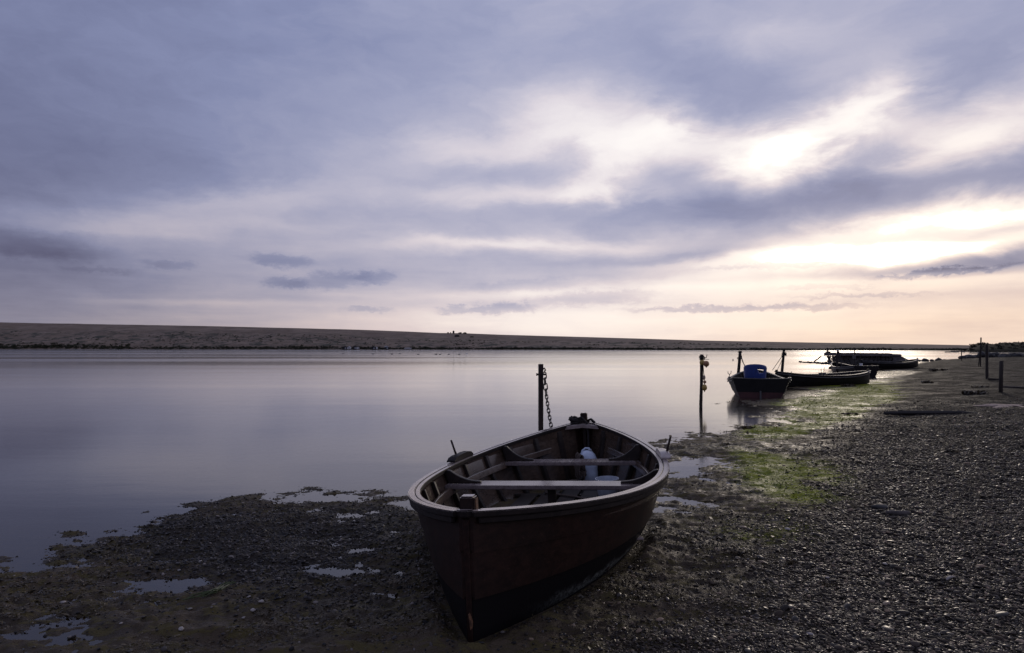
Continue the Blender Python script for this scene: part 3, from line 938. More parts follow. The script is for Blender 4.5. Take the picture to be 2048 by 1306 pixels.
# bottom: longitudinal planks
ED = [-1.0, -0.6, -0.2, 0.2, 0.6, 1.0]
for j in range(5):
    m = MB(); R_ = []
    for i in range(41):
        t = 0.012 + 0.976 * i / 40
        c = BH.cb(t) * 1.0; z = BH.zc(t)
        a, b = ED[j] * c + 0.0015, ED[j + 1] * c - 0.0015
        if b - a < 0.002: b = a + 0.002
        R_.append([(a, BH.L * t, z - 0.012), (b, BH.L * t, z - 0.012), (b, BH.L * t, z + 0.012), (a, BH.L * t, z + 0.012)])
    m.rings(R_)
    m.build('bottom_plank', M['boot'], boat)
# loose floorboards inside
for j, la in enumerate((-0.42, -0.21, 0.0, 0.21, 0.42)):
    m = MB()
    t0 = 0.22 + 0.05 * abs(j - 2); t1 = 0.80 - 0.04 * abs(j - 2)
    m.box((la, BH.L * (t0 + t1) / 2, 0.062), (0.17, BH.L * (t1 - t0), 0.018), Matrix.Rotation(0.004 * (j - 2), 3, 'Y'))
    m.build('floorboard', M['frame'], boat, bevel=0.003)
for yb in (1.25, 2.45, 3.6):
    m = MB(); m.box((0, yb, 0.040), (1.25 if yb != 2.45 else 1.4, 0.06, 0.022)); m.build('floor_bearer', M['frame'], boat)

# gunwales: an outer rail and an inner rail each side, meeting over the stems
for sgn in (-1, 1):
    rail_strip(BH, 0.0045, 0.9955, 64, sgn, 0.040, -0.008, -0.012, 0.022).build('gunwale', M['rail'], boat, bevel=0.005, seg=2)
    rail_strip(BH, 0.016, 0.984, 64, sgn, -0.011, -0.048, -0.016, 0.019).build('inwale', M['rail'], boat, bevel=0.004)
    rail_strip(BH, 0.010, 0.990, 60, sgn, 0.030, 0.004, -0.050, -0.0145).build('rubbing_strake', M['rubbing'], boat, bevel=0.006)
    # upper strip inside, above the first interior seam
    rail_strip(BH, 0.05, 0.95, 56, sgn, -0.0185, -0.031, -0.105, -0.018).build('sheer_clamp', M['inner'], boat, bevel=0.003)

def stem(yb, yt, zt, head, near):
    m = MB()
    sg = -1 if near else 1
    yv = lambda z: yb + (yt - yb) * max(z, 0) / zt
    R_ = []
    for z, wd, dp in ((-0.02, 0.036, 0.05), (0.12, 0.040, 0.05), (0.4, 0.044, 0.045), (zt - 0.03, 0.050, 0.04)):
        y = yv(z)
        R_.append([(-wd / 2, y - dp * sg * 0.75, z), (wd / 2, y - dp * sg * 0.75, z), (wd / 2 * 0.75, y + dp * sg * 0.28, z), (-wd / 2 * 0.75, y + dp * sg * 0.28, z)])
    m.rings(R_)
    o = m.build('stem_post', M['hull'], boat, bevel=0.005)
    h = MB(); y = yv(zt) - 0.050 * sg
    h.box((0.004, y, zt + head / 2 - 0.03), (0.085, 0.075, head + 0.06), Matrix.Rotation(0.03, 3, 'Z'), 0.96)
    ho = h.build('stem_head', M['hull'], o, bevel=0.008, seg=2)
    ho.data.materials.append(M['rail'])
    for p in ho.data.polygons:
        if p.normal.z > 0.6: p.material_index = 1
    return o, y
st1, yh1 = stem(0.035, 0.030, 0.700, 0.085, True)
b = MB(); b.box((0.0480, yh1 + 0.01, 0.738), (0.004, 0.045, 0.062)); b.build('iron_strap', M['orange_rust'], st1)
b = MB(); b.rings([[(q, -0.008 + 0.6 * abs(q - 0.014), z), (q + w_, -0.008, z), (q + w_, 0.03, z), (q, 0.03, z)] for z, q, w_ in ((0.085, 0.012, 0.004), (0.115, 0.008, 0.010), (0.14, 0.004, 0.009), (0.165, 0.002, 0.004))])
b.build('bare_wood_scar', M['orange_rust'], st1)
st2, yh2 = stem(BH.L - 0.035, BH.L - 0.03, 0.675, 0.12, False)
for y_, z_, sg_ in ((0.0, 0.700, -1), (BH.L, 0.675, 1)):
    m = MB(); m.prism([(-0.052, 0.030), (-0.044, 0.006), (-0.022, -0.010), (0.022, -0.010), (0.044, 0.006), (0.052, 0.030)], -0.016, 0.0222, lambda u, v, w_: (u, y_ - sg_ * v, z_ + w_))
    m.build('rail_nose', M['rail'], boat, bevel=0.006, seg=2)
# breasthooks knitting the rails together at each end
for t0, t1 in ((0.018, 0.055), (0.982, 0.945)):
    m = MB(); z0 = BH.zg(t0); z1 = BH.zg(t1)
    w0_, w1_ = BH.bg(t0) - 0.03, BH.bg(t1) - 0.05
    P = [(-w0_, BH.L * t0), (w0_, BH.L * t0), (w1_, BH.L * t1), (0, BH.L * (t0 * 0.45 + t1 * 0.55)), (-w1_, BH.L * t1)]
    zz_ = [z0, z0, z1, (z0 + z1) / 2, z1]
    k = m.add([(p[0], p[1], z - 0.03) for p, z in zip(P, zz_)] + [(p[0], p[1], z + 0.012) for p, z in zip(P, zz_)], [(4, 3, 2, 1, 0), (5, 6, 7, 8, 9)] + [(i, (i + 1) % 5, 5 + (i + 1) % 5, 5 + i) for i in range(5)])
    m.build('breasthook', M['rail'], boat, bevel=0.003)

# ribs
for t in (0.09, 0.165, 0.245, 0.33, 0.415, 0.505, 0.595, 0.685, 0.775, 0.86, 0.93):
    for sgn in (-1, 1):
        m = MB(); R_ = []
        dt = 0.022 / BH.L
        for j in range(11):
            w = 0.02 + 0.93 * j / 10
            dp = 0.046 - 0.014 * j / 10
            R_.append([H_ for H_ in (BH.side(t - dt, w, sgn, 0.019), BH.side(t + dt, w, sgn, 0.019), BH.side(t + dt, w, sgn, 0.019 + dp), BH.side(t - dt, w, sgn, 0.019 + dp))])
        if BH.side(t, 0.02).x < 0.10: R_ = R_[2:]
        m.rings(R_)
        m.build('rib', M['frame'], boat, bevel=0.004)
# risers the thwarts rest on
for sgn in (-1, 1):
    m = MB(); R_ = []
    for i in range(41):
        t = 0.13 + 0.76 * i / 40
        zr = 0.345 + 0.10 * (2 * t - 1) ** 2
        p0 = BH.at_z(t, zr - 0.03); p1 = BH.at_z(t, zr + 0.03)
        def q(p, o, dz=0): return Vector((sgn * (p.x - o), p.y, p.z + dz))
        R_.append([q(p0, 0.055), q(p1, 0.055), q(p1, 0.082), q(p0, 0.082)])
    m.rings(R_); m.build('riser', M['inner'], boat, bevel=0.004)

ZT = 0.395
for ty, post in ((2.43, True), (3.66, False)):
    m = MB()
    a, c = (ty - 0.115) / BH.L, (ty + 0.115) / BH.L
    xa, xc = BH.at_z(a, ZT).x - 0.026, BH.at_z(c, ZT).x - 0.026
    k = m.add([(-xa, ty - .115, ZT - .036), (xa, ty - .115, ZT - .036), (xc, ty + .115, ZT - .036), (-xc, ty + .115, ZT - .036),
               (-xa, ty - .115, ZT), (xa, ty - .115, ZT), (xc, ty + .115, ZT), (-xc, ty + .115, ZT)],
              [(3, 2, 1, 0), (4, 5, 6, 7), (0, 1, 5, 4), (1, 2, 6, 5), (2, 3, 7, 6), (3, 0, 4, 7)])
    th = m.build('thwart', M['thwart'], boat, bevel=0.006, seg=2)
    if post:
        p = MB(); p.box((0.02, ty, (ZT - .036 + 0.071) / 2), (0.07, 0.045, ZT - .036 - 0.071)); p.build('thwart_post', M['frame'], boat, bevel=0.004)
    for sgn in (-1, 1):
        # knee: hugs the side from the thwart up to the rail, then sweeps down along the thwart
        t = ty / BH.L; ztop = BH.zg(t) + 0.012
        out = []
        for j in range(6):
            z = ZT + 0.002 + (ztop - 0.034 - ZT) * j / 5
            out.append((BH.at_z(t, z).x - 0.030, z))
        xi = out[-1][0] - 0.02
        out.append((xi, ztop))
        out.append((xi - 0.035, ztop - 0.008))
        x_end = xi - 0.30
        for j in range(1, 8):
            f = j / 8
            out.append((xi - 0.035 - (0.265) * f, ztop - 0.008 - (ztop - 0.03 - ZT) * (1 - (1 - f) ** 2.1)))
        out.append((x_end - 0.015, ZT + 0.020)); out.append((x_end - 0.02, ZT + 0.002))
        m = MB(); m.prism(out, ty - 0.024, ty + 0.024, lambda u, v, w_: (sgn * u, w_, v))
        ko = m.build('knee', M['frame'], boat, bevel=0.005)
        ko.data.materials.append(M['thwart'])

# thole blocks with their pins on the rails
def thole(ty, sgn, ln):
    t0, t1 = (ty - ln / 2) / BH.L, (ty + ln / 2) / BH.L
    m = MB(); R_ = []
    for i, (f, hgt) in enumerate(((0, 0.016), (0.10, 0.045), (0.30, 0.055), (0.72, 0.058), (0.9, 0.046), (1, 0.018))):
        t = t0 + (t1 - t0) * f; p = BH.side(t, 1.0, sgn)
        R_.append([(p.x + sgn * 0.075, p.y, p.z + 0.0235), (p.x + sgn * 0.072, p.y, p.z + 0.0235 + hgt * 0.8), (p.x + sgn * 0.03, p.y, p.z + 0.0235 + hgt), (p.x - sgn * 0.012, p.y, p.z + 0.0235 + hgt * 0.9), (p.x - sgn * 0.012, p.y, p.z + 0.0235)])
    m.rings(R_)
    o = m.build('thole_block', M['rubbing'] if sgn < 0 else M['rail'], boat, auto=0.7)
    p = BH.side((ty - 0.02) / BH.L, 1.0, sgn) + Vector((sgn * 0.035, 0, 0.06))
    n = MB(); n.tube([p + Vector((sgn * 0.015, 0, -0.02)), p + Vector((sgn * 0.065, -0.01, 0.15))], [0.011, 0.010], 7)
    if sgn > 0: n.tube([p + Vector((sgn * 0.066, -0.01, 0.148)), p + Vector((sgn * 0.058, -0.035, 0.155))], [0.010, 0.009], 6)
    n.build('thole_pin', M['rust'], o, smooth=True)
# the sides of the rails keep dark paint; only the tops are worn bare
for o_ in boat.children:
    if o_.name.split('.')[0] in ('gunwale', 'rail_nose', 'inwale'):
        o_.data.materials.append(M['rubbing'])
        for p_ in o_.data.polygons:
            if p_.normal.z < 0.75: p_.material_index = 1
thole(2.95, -1, 0.40); thole(3.02, 1, 0.36)

# ------------------------------------------------------------------ what lies in the boat
def inboat(lat, al, z): return boat_M @ Vector((lat, al, z))

def place(o, loc, rz=0.0, rx=0.0, ry=0.0):
    o.location = loc; o.rotation_euler = (rx, ry, rz)

can = empty('jerry_can')
m = MB()
def rr(w, d, z, k=0.3, n=5):
    P = []
    for cx_, cy_, a0 in ((1, 1, 0), (-1, 1, 90), (-1, -1, 180), (1, -1, 270)):
        rc = min(w, d) * k
        for i in range(n):
            a = R(a0 + 90 * i / (n - 1))
            P.append((cx_ * (w / 2 - rc) + rc * math.cos(a), cy_ * (d / 2 - rc) + rc * math.sin(a), z))
    return P
m.rings([rr(0.20, 0.17, 0.0), rr(0.215, 0.185, 0.015), rr(0.22, 0.19, 0.10), rr(0.213, 0.184, 0.125), rr(0.22, 0.19, 0.15), rr(0.218, 0.188, 0.245), rr(0.17, 0.16, 0.30), rr(0.11, 0.12, 0.335), rr(0.07, 0.08, 0.345)])
m.build('can_body', M['white_plastic'], can, auto=0.9)
m = MB(); m.tube([(-0.075, 0, 0.29), (-0.055, 0, 0.345), (-0.02, 0, 0.372), (0.025, 0, 0.368), (0.04, 0, 0.335)], 0.010, 8); m.build('can_handle', M['white_plastic'], can, smooth=True)
m = MB(); m.lathe([(0.020, 0.335), (0.020, 0.358), (0.017, 0.361)], 14, (0.03, -0.03, 0)); m.build('screw_cap', M['grey_plastic'], can)
place(can, inboat(0.075, 4.42, 0.045), -YAW + 0.25, 0.0, -HEEL)
tag(can, 'white plastic water can hung with rope at the far end of the brown boat', 'jerry can')

def coil(name, c, r, turns, rad, h, mat, M3=None, squash=1.0, n=18, jit=0.012):
    P = []
    for i in range(int(turns * n) + 1):
        a = 2 * math.pi * i / n
        q = Vector((r * math.cos(a) * (1 + random.uniform(-jit, jit) * 4), squash * r * math.sin(a), h * i / (turns * n) + random.uniform(-jit, jit)))
        if M3: q = M3 @ q
        P.append(Vector(c) + q)
    m = MB(); m.tube(P, rad, 6)
    return m.build(name, mat, smooth=True)
P0 = inboat(0.0, 4.02, 0.04)
m = MB()
for k in range(4):
    pts = []
    for i in range(22):
        a = 2 * math.pi * i / 21
        pts.append(can.location + Vector((-0.125 + 0.035 * math.cos(a) + 0.012 * k + random.uniform(-.008, .008), -0.105 - 0.012 * k + 0.02 * math.sin(a), 0.165 + (0.16 - 0.006 * k) * math.sin(a - 0.2) + random.uniform(-.006, .006))))
    m.tube(pts, 0.011, 6, closed=False)
tail = [can.location + Vector((-0.06, -0.13, 0.02)), inboat(-0.08, 4.2, 0.085), inboat(-0.3, 3.75, 0.085), inboat(-0.25, 3.5, 0.085), inboat(0.05, 3.35, 0.085), inboat(0.25, 3.2, 0.085), inboat(0.1, 2.95, 0.085)]
m.tube(tail, 0.011, 6)
o = m.build('rope', M['rope'], smooth=True)
tag(o, 'brown coiled rope hung on the white can in the brown boat', 'rope')

bk = empty('bucket')
m = MB(); m.lathe([(0.082, 0.0), (0.086, 0.004), (0.112, 0.20), (0.116, 0.202), (0.116, 0.214), (0.109, 0.214), (0.107, 0.198), (0.083, 0.012), (0.0, 0.012)], 28)
m.build('bucket_body', M['grey_plastic'], bk, auto=0.7)
m = MB(); m.tube([(0.115 * math.cos(a), 0.115 * math.sin(a) * 0.9, 0.198 - 0.07 * math.sin(a)) for a in (math.pi * i / 12 for i in range(13))], 0.004, 5); m.build('bucket_handle', M['grey_plastic'], bk)
place(bk, inboat(0.42, 3.24, 0.074), -YAW, 0.03, -HEEL)
tag(bk, 'pale grey plastic bucket standing between the two thwarts of the brown boat', 'bucket')

cup = empty('bailer')
m = MB(); m.lathe([(0.0, 0.0), (0.034, 0.0), (0.047, 0.10), (0.050, 0.101), (0.050, 0.106), (0.044, 0.106), (0.032, 0.006), (0.0, 0.006)], 18); m.build('bailer_cup', M['white_plastic'], cup, auto=0.7)
place(cup, inboat(0.50, 2.30, 0.074), 0.3)
tag(cup, 'small white plastic bailer cup on the boards below the near thwart', 'cup')
pad = MB(); pad.box((0, 0, 0), (0.13, 0.9, 0.02)); pad.box((0, 0.66, 0.003), (0.05, 0.5, 0.035))
o = pad.build('loose_board', M['rail'], bevel=0.005); place(o, inboat(0.62, 2.25, 0.088), -YAW + 0.35, 0, -0.02)
tag(o, 'short loose timber lying on the bottom boards under the near thwart', 'board')

# dark mooring rope heaped over the far stem
m = MB()
base = inboat(0.0, BH.L - 0.11, 0.675)
for k in range(5):
    pts = []
    for i in range(17):
        a = 2 * math.pi * i / 16
        pts.append(base + Vector((-0.085 + 0.055 * math.cos(a) - 0.006 * k + random.uniform(-.012, .012), 0.045 * math.sin(a), 0.012 + 0.009 * k + 0.014 * math.cos(a + k) + random.uniform(-.008, .008))))
    m.tube(pts, 0.017, 6)
m.tube([base + Vector((-0.10, -0.03, 0.05)), base + Vector((-0.03, -0.06, 0.07)), base + Vector((0.03, -0.075, 0.01)), base + Vector((0.05, -0.085, -0.12)), base + Vector((0.045, -0.16, -0.30)), base + Vector((0.03, -0.35, -0.52)), inboat(0.0, 4.15, 0.08)], 0.016, 6)
m.tube([base + Vector((0.04, 0.03, 0.02)), base + Vector((0.09, -0.02, 0.045)), base + Vector((0.13, -0.05, 0.01))], 0.016, 6)
o = m.build('rope', M['dark_rope'], smooth=True)
tag(o, 'dark rope heaped over the far stem of the brown boat', 'rope')

# ------------------------------------------------------------------ rusty post and its chain, beyond the brown boat
D1 = 9.5
pt_ = at(1081, 728, D1); pb_ = at(1082, 923, D1)
post = empty('mooring_post', (pb_.x, pb_.y, -0.35))
m = MB(); m.box((-0.003, 0, (pt_.z + 0.35) / 2), (0.060, 0.060, pt_.z + 0.35), Matrix.Rotation(0.25, 3, 'Z'))
m.build('square_post', M['rust'], post, bevel=0.006)
m = MB(); m.tube([(-0.062, 0, 0.35 + pt_.z - 0.145), (0.075, -0.01, 0.35 + pt_.z - 0.145)], 0.013, 8); m.tube([(-0.066, 0, 0.35 + pt_.z - 0.145), (-0.052, 0, 0.35 + pt_.z - 0.145)], 0.022, 6)
m.build('through_bolt', M['rust'], post)
tag(post, 'rusty square steel post standing in the water behind the brown boat', 'post')

def link_mesh(L, W_, r):
    m = MB(); a = (L - W_) / 2; P = []
    for i in range(8):
        q = math.pi * i / 7; P.append((W_ / 2 * math.cos(q), 0, a + W_ / 2 * math.sin(q)))
    for i in range(8):
        q = math.pi + math.pi * i / 7; P.append((W_ / 2 * math.cos(q), 0, -a + W_ / 2 * math.sin(q)))
    m.tube(P, r, 6, closed=True)
    o = m.build('link', M['chain'], smooth=True)
    return o
ch = empty('mooring_chain')
c0 = at(1088.5, 745, D1 - 0.02); c1 = at(1104, 862, D1 - 0.7); c2 = inboat(-0.05, BH.L + 0.02, 0.42)
ch.location = c0
tag(ch, 'rusty chain hanging from the square steel post down to the brown boat', 'chain')
path = []
for i in range(200):
    f = i / 199
    p = c0.lerp(c1, f); p.x += -0.012 * math.sin(f * math.pi); p.z += 0.0
    path.append(p)
e_ = c1; n_ = (c2 - c1).length
for i in range(1, 120):
    f = i / 119; p = c1.lerp(c2, f); p.z -= 0.10 * math.sin(f * math.pi) ; path.append(p)
cum = [0]
for a_, b_ in zip(path, path[1:]): cum.append(cum[-1] + (b_ - a_).length)
def along_path(s):
    k = int(np.searchsorted(cum, s)); k = min(max(k, 1), len(path) - 1)
    f = (s - cum[k - 1]) / max(1e-6, cum[k] - cum[k - 1])
    return path[k - 1].lerp(path[k], f), (path[k] - path[k - 1]).normalized()
s_ = 0.0; i = 0
big, small = link_mesh(0.118, 0.050, 0.0085), link_mesh(0.074, 0.036, 0.0068)
used_big = used_small = False
while s_ < cum[-1] - 0.04:
    Lk = 0.118 if i < 4 else 0.074
    p, d = along_path(s_ + Lk / 2)
    src = big if i < 4 else small
    if src is big and not used_big: o = big; used_big = True
    elif src is small and not used_small: o = small; used_small = True
    else: o = src.copy(); COL.objects.link(o)
    o.parent = ch
    q = d.to_track_quat('Z', 'Y').to_matrix() @ Matrix.Rotation(R(90) * (i % 2) + (0.35 if i % 2 == 0 else -0.2), 3, 'Z')
    o.location = p - c0; o.rotation_euler = q.to_euler()
    s_ += Lk - (0.019 if i < 4 else 0.0155); i += 1
m = MB(); m.tube([(0, 0, 0.01), (0.016, 0, 0.035), (0.0, 0, 0.062), (-0.022, 0, 0.04), (-0.03, 0.01, -0.01), (-0.012, 0, -0.03)], 0.012, 6)
m.build('shackle', M['chain'], ch, smooth=True)

# ------------------------------------------------------------------ thin post with floats
D2 = 17.9
fp = empty('float_post', at(1402, 816, D2) - Vector((0, 0, 0.4)))
z_top = at(1403, 708, D2).z
m = MB(); m.tube([(0.0, 0, 0.0), (-0.005, 0, 0.5), (0.012, 0, 1.0), (0.020, 0, z_top + 0.4)], [0.044, 0.046, 0.042, 0.045], 8, jitter=0.08); m.build('pole', M['pole'], fp, auto=0.8)
m = MB()
zt_ = z_top + 0.4
m.tube([(0.05, 0, zt_ - 0.03), (0.10, -0.02, zt_ - 0.09), (0.08, 0.0, zt_ - 0.14)], 0.012, 5)
m.tube([(0.03, -0.05, zt_ - 0.10), (0.13, -0.05, zt_ - 0.075), (0.145, -0.05, zt_ + 0.0)], 0.011, 5)
m.tube([(0.03, -0.05, zt_ - 0.12), (0.20, -0.04, zt_ - 0.125)], 0.007, 5)
for k in range(3): m.tube([(0.06 * math.cos(a) + 0.016, 0.06 * math.sin(a), zt_ - 0.05 - 0.035 * k + random.uniform(-.01, .01)) for a in (2 * math.pi * i / 10 for i in range(11))], 0.012, 5)
m.build('lashing', M['dark_rope'], fp)
tag(fp, 'thin weathered pole hung with fishing floats in the shallow water', 'post')
def buoy(px, py, rpx, mat, label, tall=1.0, dy=-0.05):
    c = at(px, py, D2 + dy); r = rpx / F * D2
    b = empty('fishing_float', c)
    m = MB(); m.lathe([(0.001, -r * tall)] + [(r * math.cos(a), r * tall * math.sin(a)) for a in (R(-80 + 16 * i) for i in range(11))] + [(0.001, r * tall)], 16); m.build('float_ball', mat, b, smooth=True)
    m = MB(); m.lathe([(r * 0.22, -r * tall * 1.22), (r * 0.26, -r * tall * 0.97), (r * 0.2, -r * tall * 0.9)], 8); m.build('float_eye', M['dark_rope'], b)
    return tag(b, label, 'float', 'floats hanging on the thin pole')
buoy(1404.5, 725, 5.4, M['yellow_float'], 'yellow float tied at the top of the thin pole')
buoy(1412.5, 727.5, 5.8, M['orange_float'], 'orange brown round float tied beside the yellow one on the thin pole', 1.05, -0.14)
buoy(1408, 755, 2.9, M['tan_float'], 'small pale oval float on the line, uppermost of the hanging string', 1.7)
buoy(1409.5, 763.8, 3.2, M['orange_float'], 'small dark round float in the middle of the hanging string')
buoy(1409, 775, 5.0, M['yellow_float'], 'large yellow oval float at the bottom of the hanging string', 1.3)
m = MB(); m.tube([at(1405, 714, D2 - .05), at(1406.5, 733, D2 - .05), at(1408, 752, D2 - .05), at(1409, 784, D2 - .05)], 0.009, 5)
o = m.build('float_line', M['dark_rope']); tag(o, 'thin line carrying the hanging string of floats', 'rope')

# ------------------------------------------------------------------ the moored boats beyond
def small_boat(name, label, H, loc, yaw, heel, hullm, railm, innerm, bootm=None, thwarts=(), seams=(0, .4, .72, 1.0), ribs=5, group='boats moored along the beach'):
    root = empty(name, loc, (0, heel, -yaw)); tag(root, label, 'boat', group)
    t0 = 0.0 if H.tr is not None else 0.006
    for sgn in (-1, 1):
        for k in range(len(seams) - 1):
            m, _, _ = plank_strip(H, t0, 0.994, seams[k], seams[k + 1], sgn, 0.02, 0.012 if k else 0.0, 26, 3)
            m.build('plank', bootm if (bootm and k == 0) else hullm, root, auto=0.6)
        rail_strip(H, max(t0, 0.003), 0.995, 30, sgn, 0.035, -0.045, -0.012, 0.022).build('gunwale', railm, root, bevel=0.005)
        rail_strip(H, max(t0, 0.01), 0.99, 26, sgn, 0.026, 0.003, -0.085, -0.05).build('rubbing_strake', railm, root)
    m = MB(); R_ = []
    for i in range(25):
        t = t0 + (0.99 - t0) * i / 24
        c = max(H.cb(t), 0.002); z = H.zc(t); R_.append([(-c, H.L * t, z - .012), (c, H.L * t, z - .012), (c, H.L * t, z + .012), (-c, H.L * t, z + .012)])
    m.rings(R_); m.build('bottom', bootm or hullm, root)
    def stem_(near):
        m = MB(); sg = -1 if near else 1; y0 = 0.035 if near else H.L - 0.035; zt = (H.zg(0) if near else H.zg(1)) + 0.07; R2 = []
        zb = H.zc(0.0 if near else 1.0) - 0.02
        for z, w in ((zb, .05), (zb + (zt - zb) * .5, .06), (zt, .07)):
            R2.append([(-w / 2, y0 - .06 * sg, z), (w / 2, y0 - .06 * sg, z), (w / 2, y0 + .025 * sg, z), (-w / 2, y0 + .025 * sg, z)])
        m.rings(R2); m.build('stem_post', hullm, root, bevel=0.006)
    stem_(False)
    if H.tr is None: stem_(True)
    else:
        m = MB(); P = [H.side(0.0, w, 1, 0.0) for w in (0, .2, .4, .6, .8, 1.0)]
        out = [(p.x, p.z) for p in P] + [(0.0, H.zg(0) + 0.0)] + [(-p.x, p.z) for p in reversed(P)]
        m.prism(out, -0.012, 0.03, lambda u, v, w_: (u, w_, v)); tb = m.build('transom', hullm, root)
        if bootm:
            tb.data.materials.append(bootm)
        m = MB(); w_ = H.bg(0) + 0.03; z_ = H.zg(0)
        m.rings([[(-w_, -0.025, z_ + 0.0), (-w_, 0.045, z_ + 0.0), (-w_, 0.045, z_ + .028), (-w_, -0.025, z_ + .028)], [(0, -0.025, z_ - 0.02), (0, 0.045, z_ - 0.02), (0, 0.045, z_ + .012), (0, -0.025, z_ + .012)], [(w_, -0.025, z_), (w_, 0.045, z_), (w_, 0.045, z_ + .028), (w_, -0.025, z_ + .028)]])
        m.build('transom_rail', railm, root)
    for i in range(ribs):
        t = 0.14 + 0.72 * i / max(1, ribs - 1)
        for sgn in (-1, 1):
            m = MB(); dt = 0.02 / H.L
            m.rings([[H.side(t - dt, w, sgn, .02), H.side(t + dt, w, sgn, .02), H.side(t + dt, w, sgn, .055), H.side(t - dt, w, sgn, .055)] for w in (0.05, .25, .5, .75, .95)]); m.build('rib', innerm, root)
    for t in thwarts:
        z = H.zc(t) + (H.zg(t) - H.zc(t)) * 0.72; x = H.at_z(t, z).x - 0.025
        m = MB(); m.box((0, H.L * t, z), (2 * x, 0.22, 0.035)); m.build('thwart', innerm, root, bevel=0.004)
    return root

# the one with the blue tub: stern towards us, afloat
s2 = flat(1521, 796)
b2 = small_boat('moored_boat', 'black rowing boat with red bottom afloat with a blue tub in its stern', Hull(4.3, 0.95, 0.66, 0.66, 0.55, 0.80, 2.1, 0.62, 0.6, tr=0.86, tm=0.36), (s2[0], s2[1], -0.06), R(17), 0.0,
                M['black_hull'], M['black_rail'], M['frame'], M['red_paint'], (0.33, 0.62), (0, .34, .70, 1.0))
H2 = Hull(4.3, 0.95, 0.66, 0.66, 0.55, 0.80, 2.1, 0.62, 0.6, tr=0.86, tm=0.36)
# red lower part of the transom and its skeg
m = MB(); P = [H2.side(0.0, w, 1, 0.0) for w in (0, .12, .24, .34)]
out = [(p.x, p.z) for p in P] + [(-p.x, p.z) for p in reversed(P)]
m.prism(out, -0.017, -0.0125, lambda u, v, w_: (u, w_, v)); m.build('transom_foot', M['red_paint'], b2)
m = MB(); m.box((0.0, -0.05, 0.10), (0.05, 0.07, 0.36)); m.build('sternpost', M['black_rail'], b2, bevel=0.005)
b2M = Matrix.Translation(b2.location) @ b2.rotation_euler.to_matrix().to_4x4()
for sgn in (-1, 1):                           # rowlocks
    m = MB(); p = H2.side(0.16, 1.0, sgn)
    m.box((p.x, p.y, p.z + .05), (0.09, 0.28, 0.06)); 
    m.tube([p + Vector((0, 0.05, .05)), p + Vector((0, 0.05, .15)), p + Vector((0.045, 0.05, .19)), p + Vector((0.05, 0.05, .27))], 0.012, 6); m.tube([p + Vector((0, 0.05, .15)), p + Vector((-0.045, 0.05, .19)), p + Vector((-0.05, 0.05, .25))], 0.012, 6)
    m.build('rowlock', M['black_rail'], b2)
# blue tub: a deep curved shell, cut high on the far side, with a hand slot through it
tub = empty('blue_tub')
def tub_shell():
    m = MB(); n = 40; r0, r1, th = 0.305, 0.345, 0.012
    H_ = lambda a: 0.70 + 0.05 * math.sin(a)          # rim sits higher on the far side
    def top(a): return 0.74 - 0.10 * (abs(math.sin((a - math.pi * 1.5) / 2)) ** 1.6) if False else 0.72
    Nz = 14; rings_ = []
    hole = set()
    K = 0
    verts = []
    a0, a1 = R(180), R(360)                          # half round, its hollow turned away from the camera
    nA = 30
    for i in range(nA + 1):
        a = a0 + (a1 - a0) * i / nA
        dome = 0.56 + 0.185 * math.sin((a - a0) / (a1 - a0) * math.pi) ** 0.7
        for j in range(Nz + 1):
            f = j / Nz; z = dome * f
            r = r0 + (r1 - r0) * f
            verts.append((r * math.cos(a), r * math.sin(a), z))
    k = m.add(verts, [])
    for i in range(nA):
        for j in range(Nz):
            am = (i + 0.5) / nA; jm = (j + 0.5) / Nz
            if 17 <= i < 23 and 9 <= j < 11 and not (i == 17 and j == 9): continue       # the hand slot
            a_, b_ = k + i * (Nz + 1) + j, k + (i + 1) * (Nz + 1) + j
            m.f.append((a_, b_, b_ + 1, a_ + 1))
    o = m.build('tub_shell', M['blue_plastic'], tub, auto=0.9)
    mod = o.modifiers.new('wall', 'SOLIDIFY'); mod.thickness = 0.014; mod.offset = 0
    return o
tub_shell()
m = MB(); m.prism([(0.30 * math.cos(R(180 + 12 * i)), 0.30 * math.sin(R(180 + 12 * i))) for i in range(16)], 0.0, 0.02, lambda u, v, w_: (u, v, w_)); m.build('tub_base', M['blue_plastic'], tub)
place(tub, b2M @ Vector((-0.13, 0.62, 0.40)), -R(19), 0.10, 0)
tag(tub, 'big blue plastic tub with a hand slot standing in the moored boat', 'tub')
m = MB(); m.rings([rr(0.30, 0.20, 0.0), rr(0.33, 0.22, 0.13), rr(0.30, 0.19, 0.13), rr(0.28, 0.17, 0.02)])
o = m.build('fish_tray', M['white_plastic'], auto=0.8); place(o, b2M @ Vector((-0.55, 0.75, 0.40)), 0.5)
tag(o, 'small pale tray beside the blue tub in the moored boat', 'tray')

# the long black boat, broadside behind it
H3 = Hull(4.25, 0.72, 0.55, 0.62, 0.44, 0.60, 2.3, 0.8, 0.8, rise=0.10)
s3 = at(1551, 775, 27.3)
d3 = Vector((at(1739, 768, 28.9).x - s3.x, 1.6, 0))
yaw3 = math.atan2(d3.x, d3.y)
H3.L = d3.length
b3 = small_boat('moored_boat', 'long black double ended boat lying broadside behind the boat with the blue tub', H3, (s3.x, s3.y, -0.02), yaw3, 0.0, M['black_hull'], M['black_rail'], M['frame'], None, (0.3, 0.55, 0.75))
m = MB(); p = H3.side(0.62, 1.0, -1)
m.box((p.x, p.y, p.z + .04), (0.08, 0.34, 0.05)); m.tube([p + Vector((0, -0.06, .05)), p + Vector((0, -0.06, .22))], 0.013, 6); m.tube([p + Vector((0, 0.08, .05)), p + Vector((0, 0.11, .30))], 0.011, 6)
m.build('rowlock', M['black_rail'], b3)

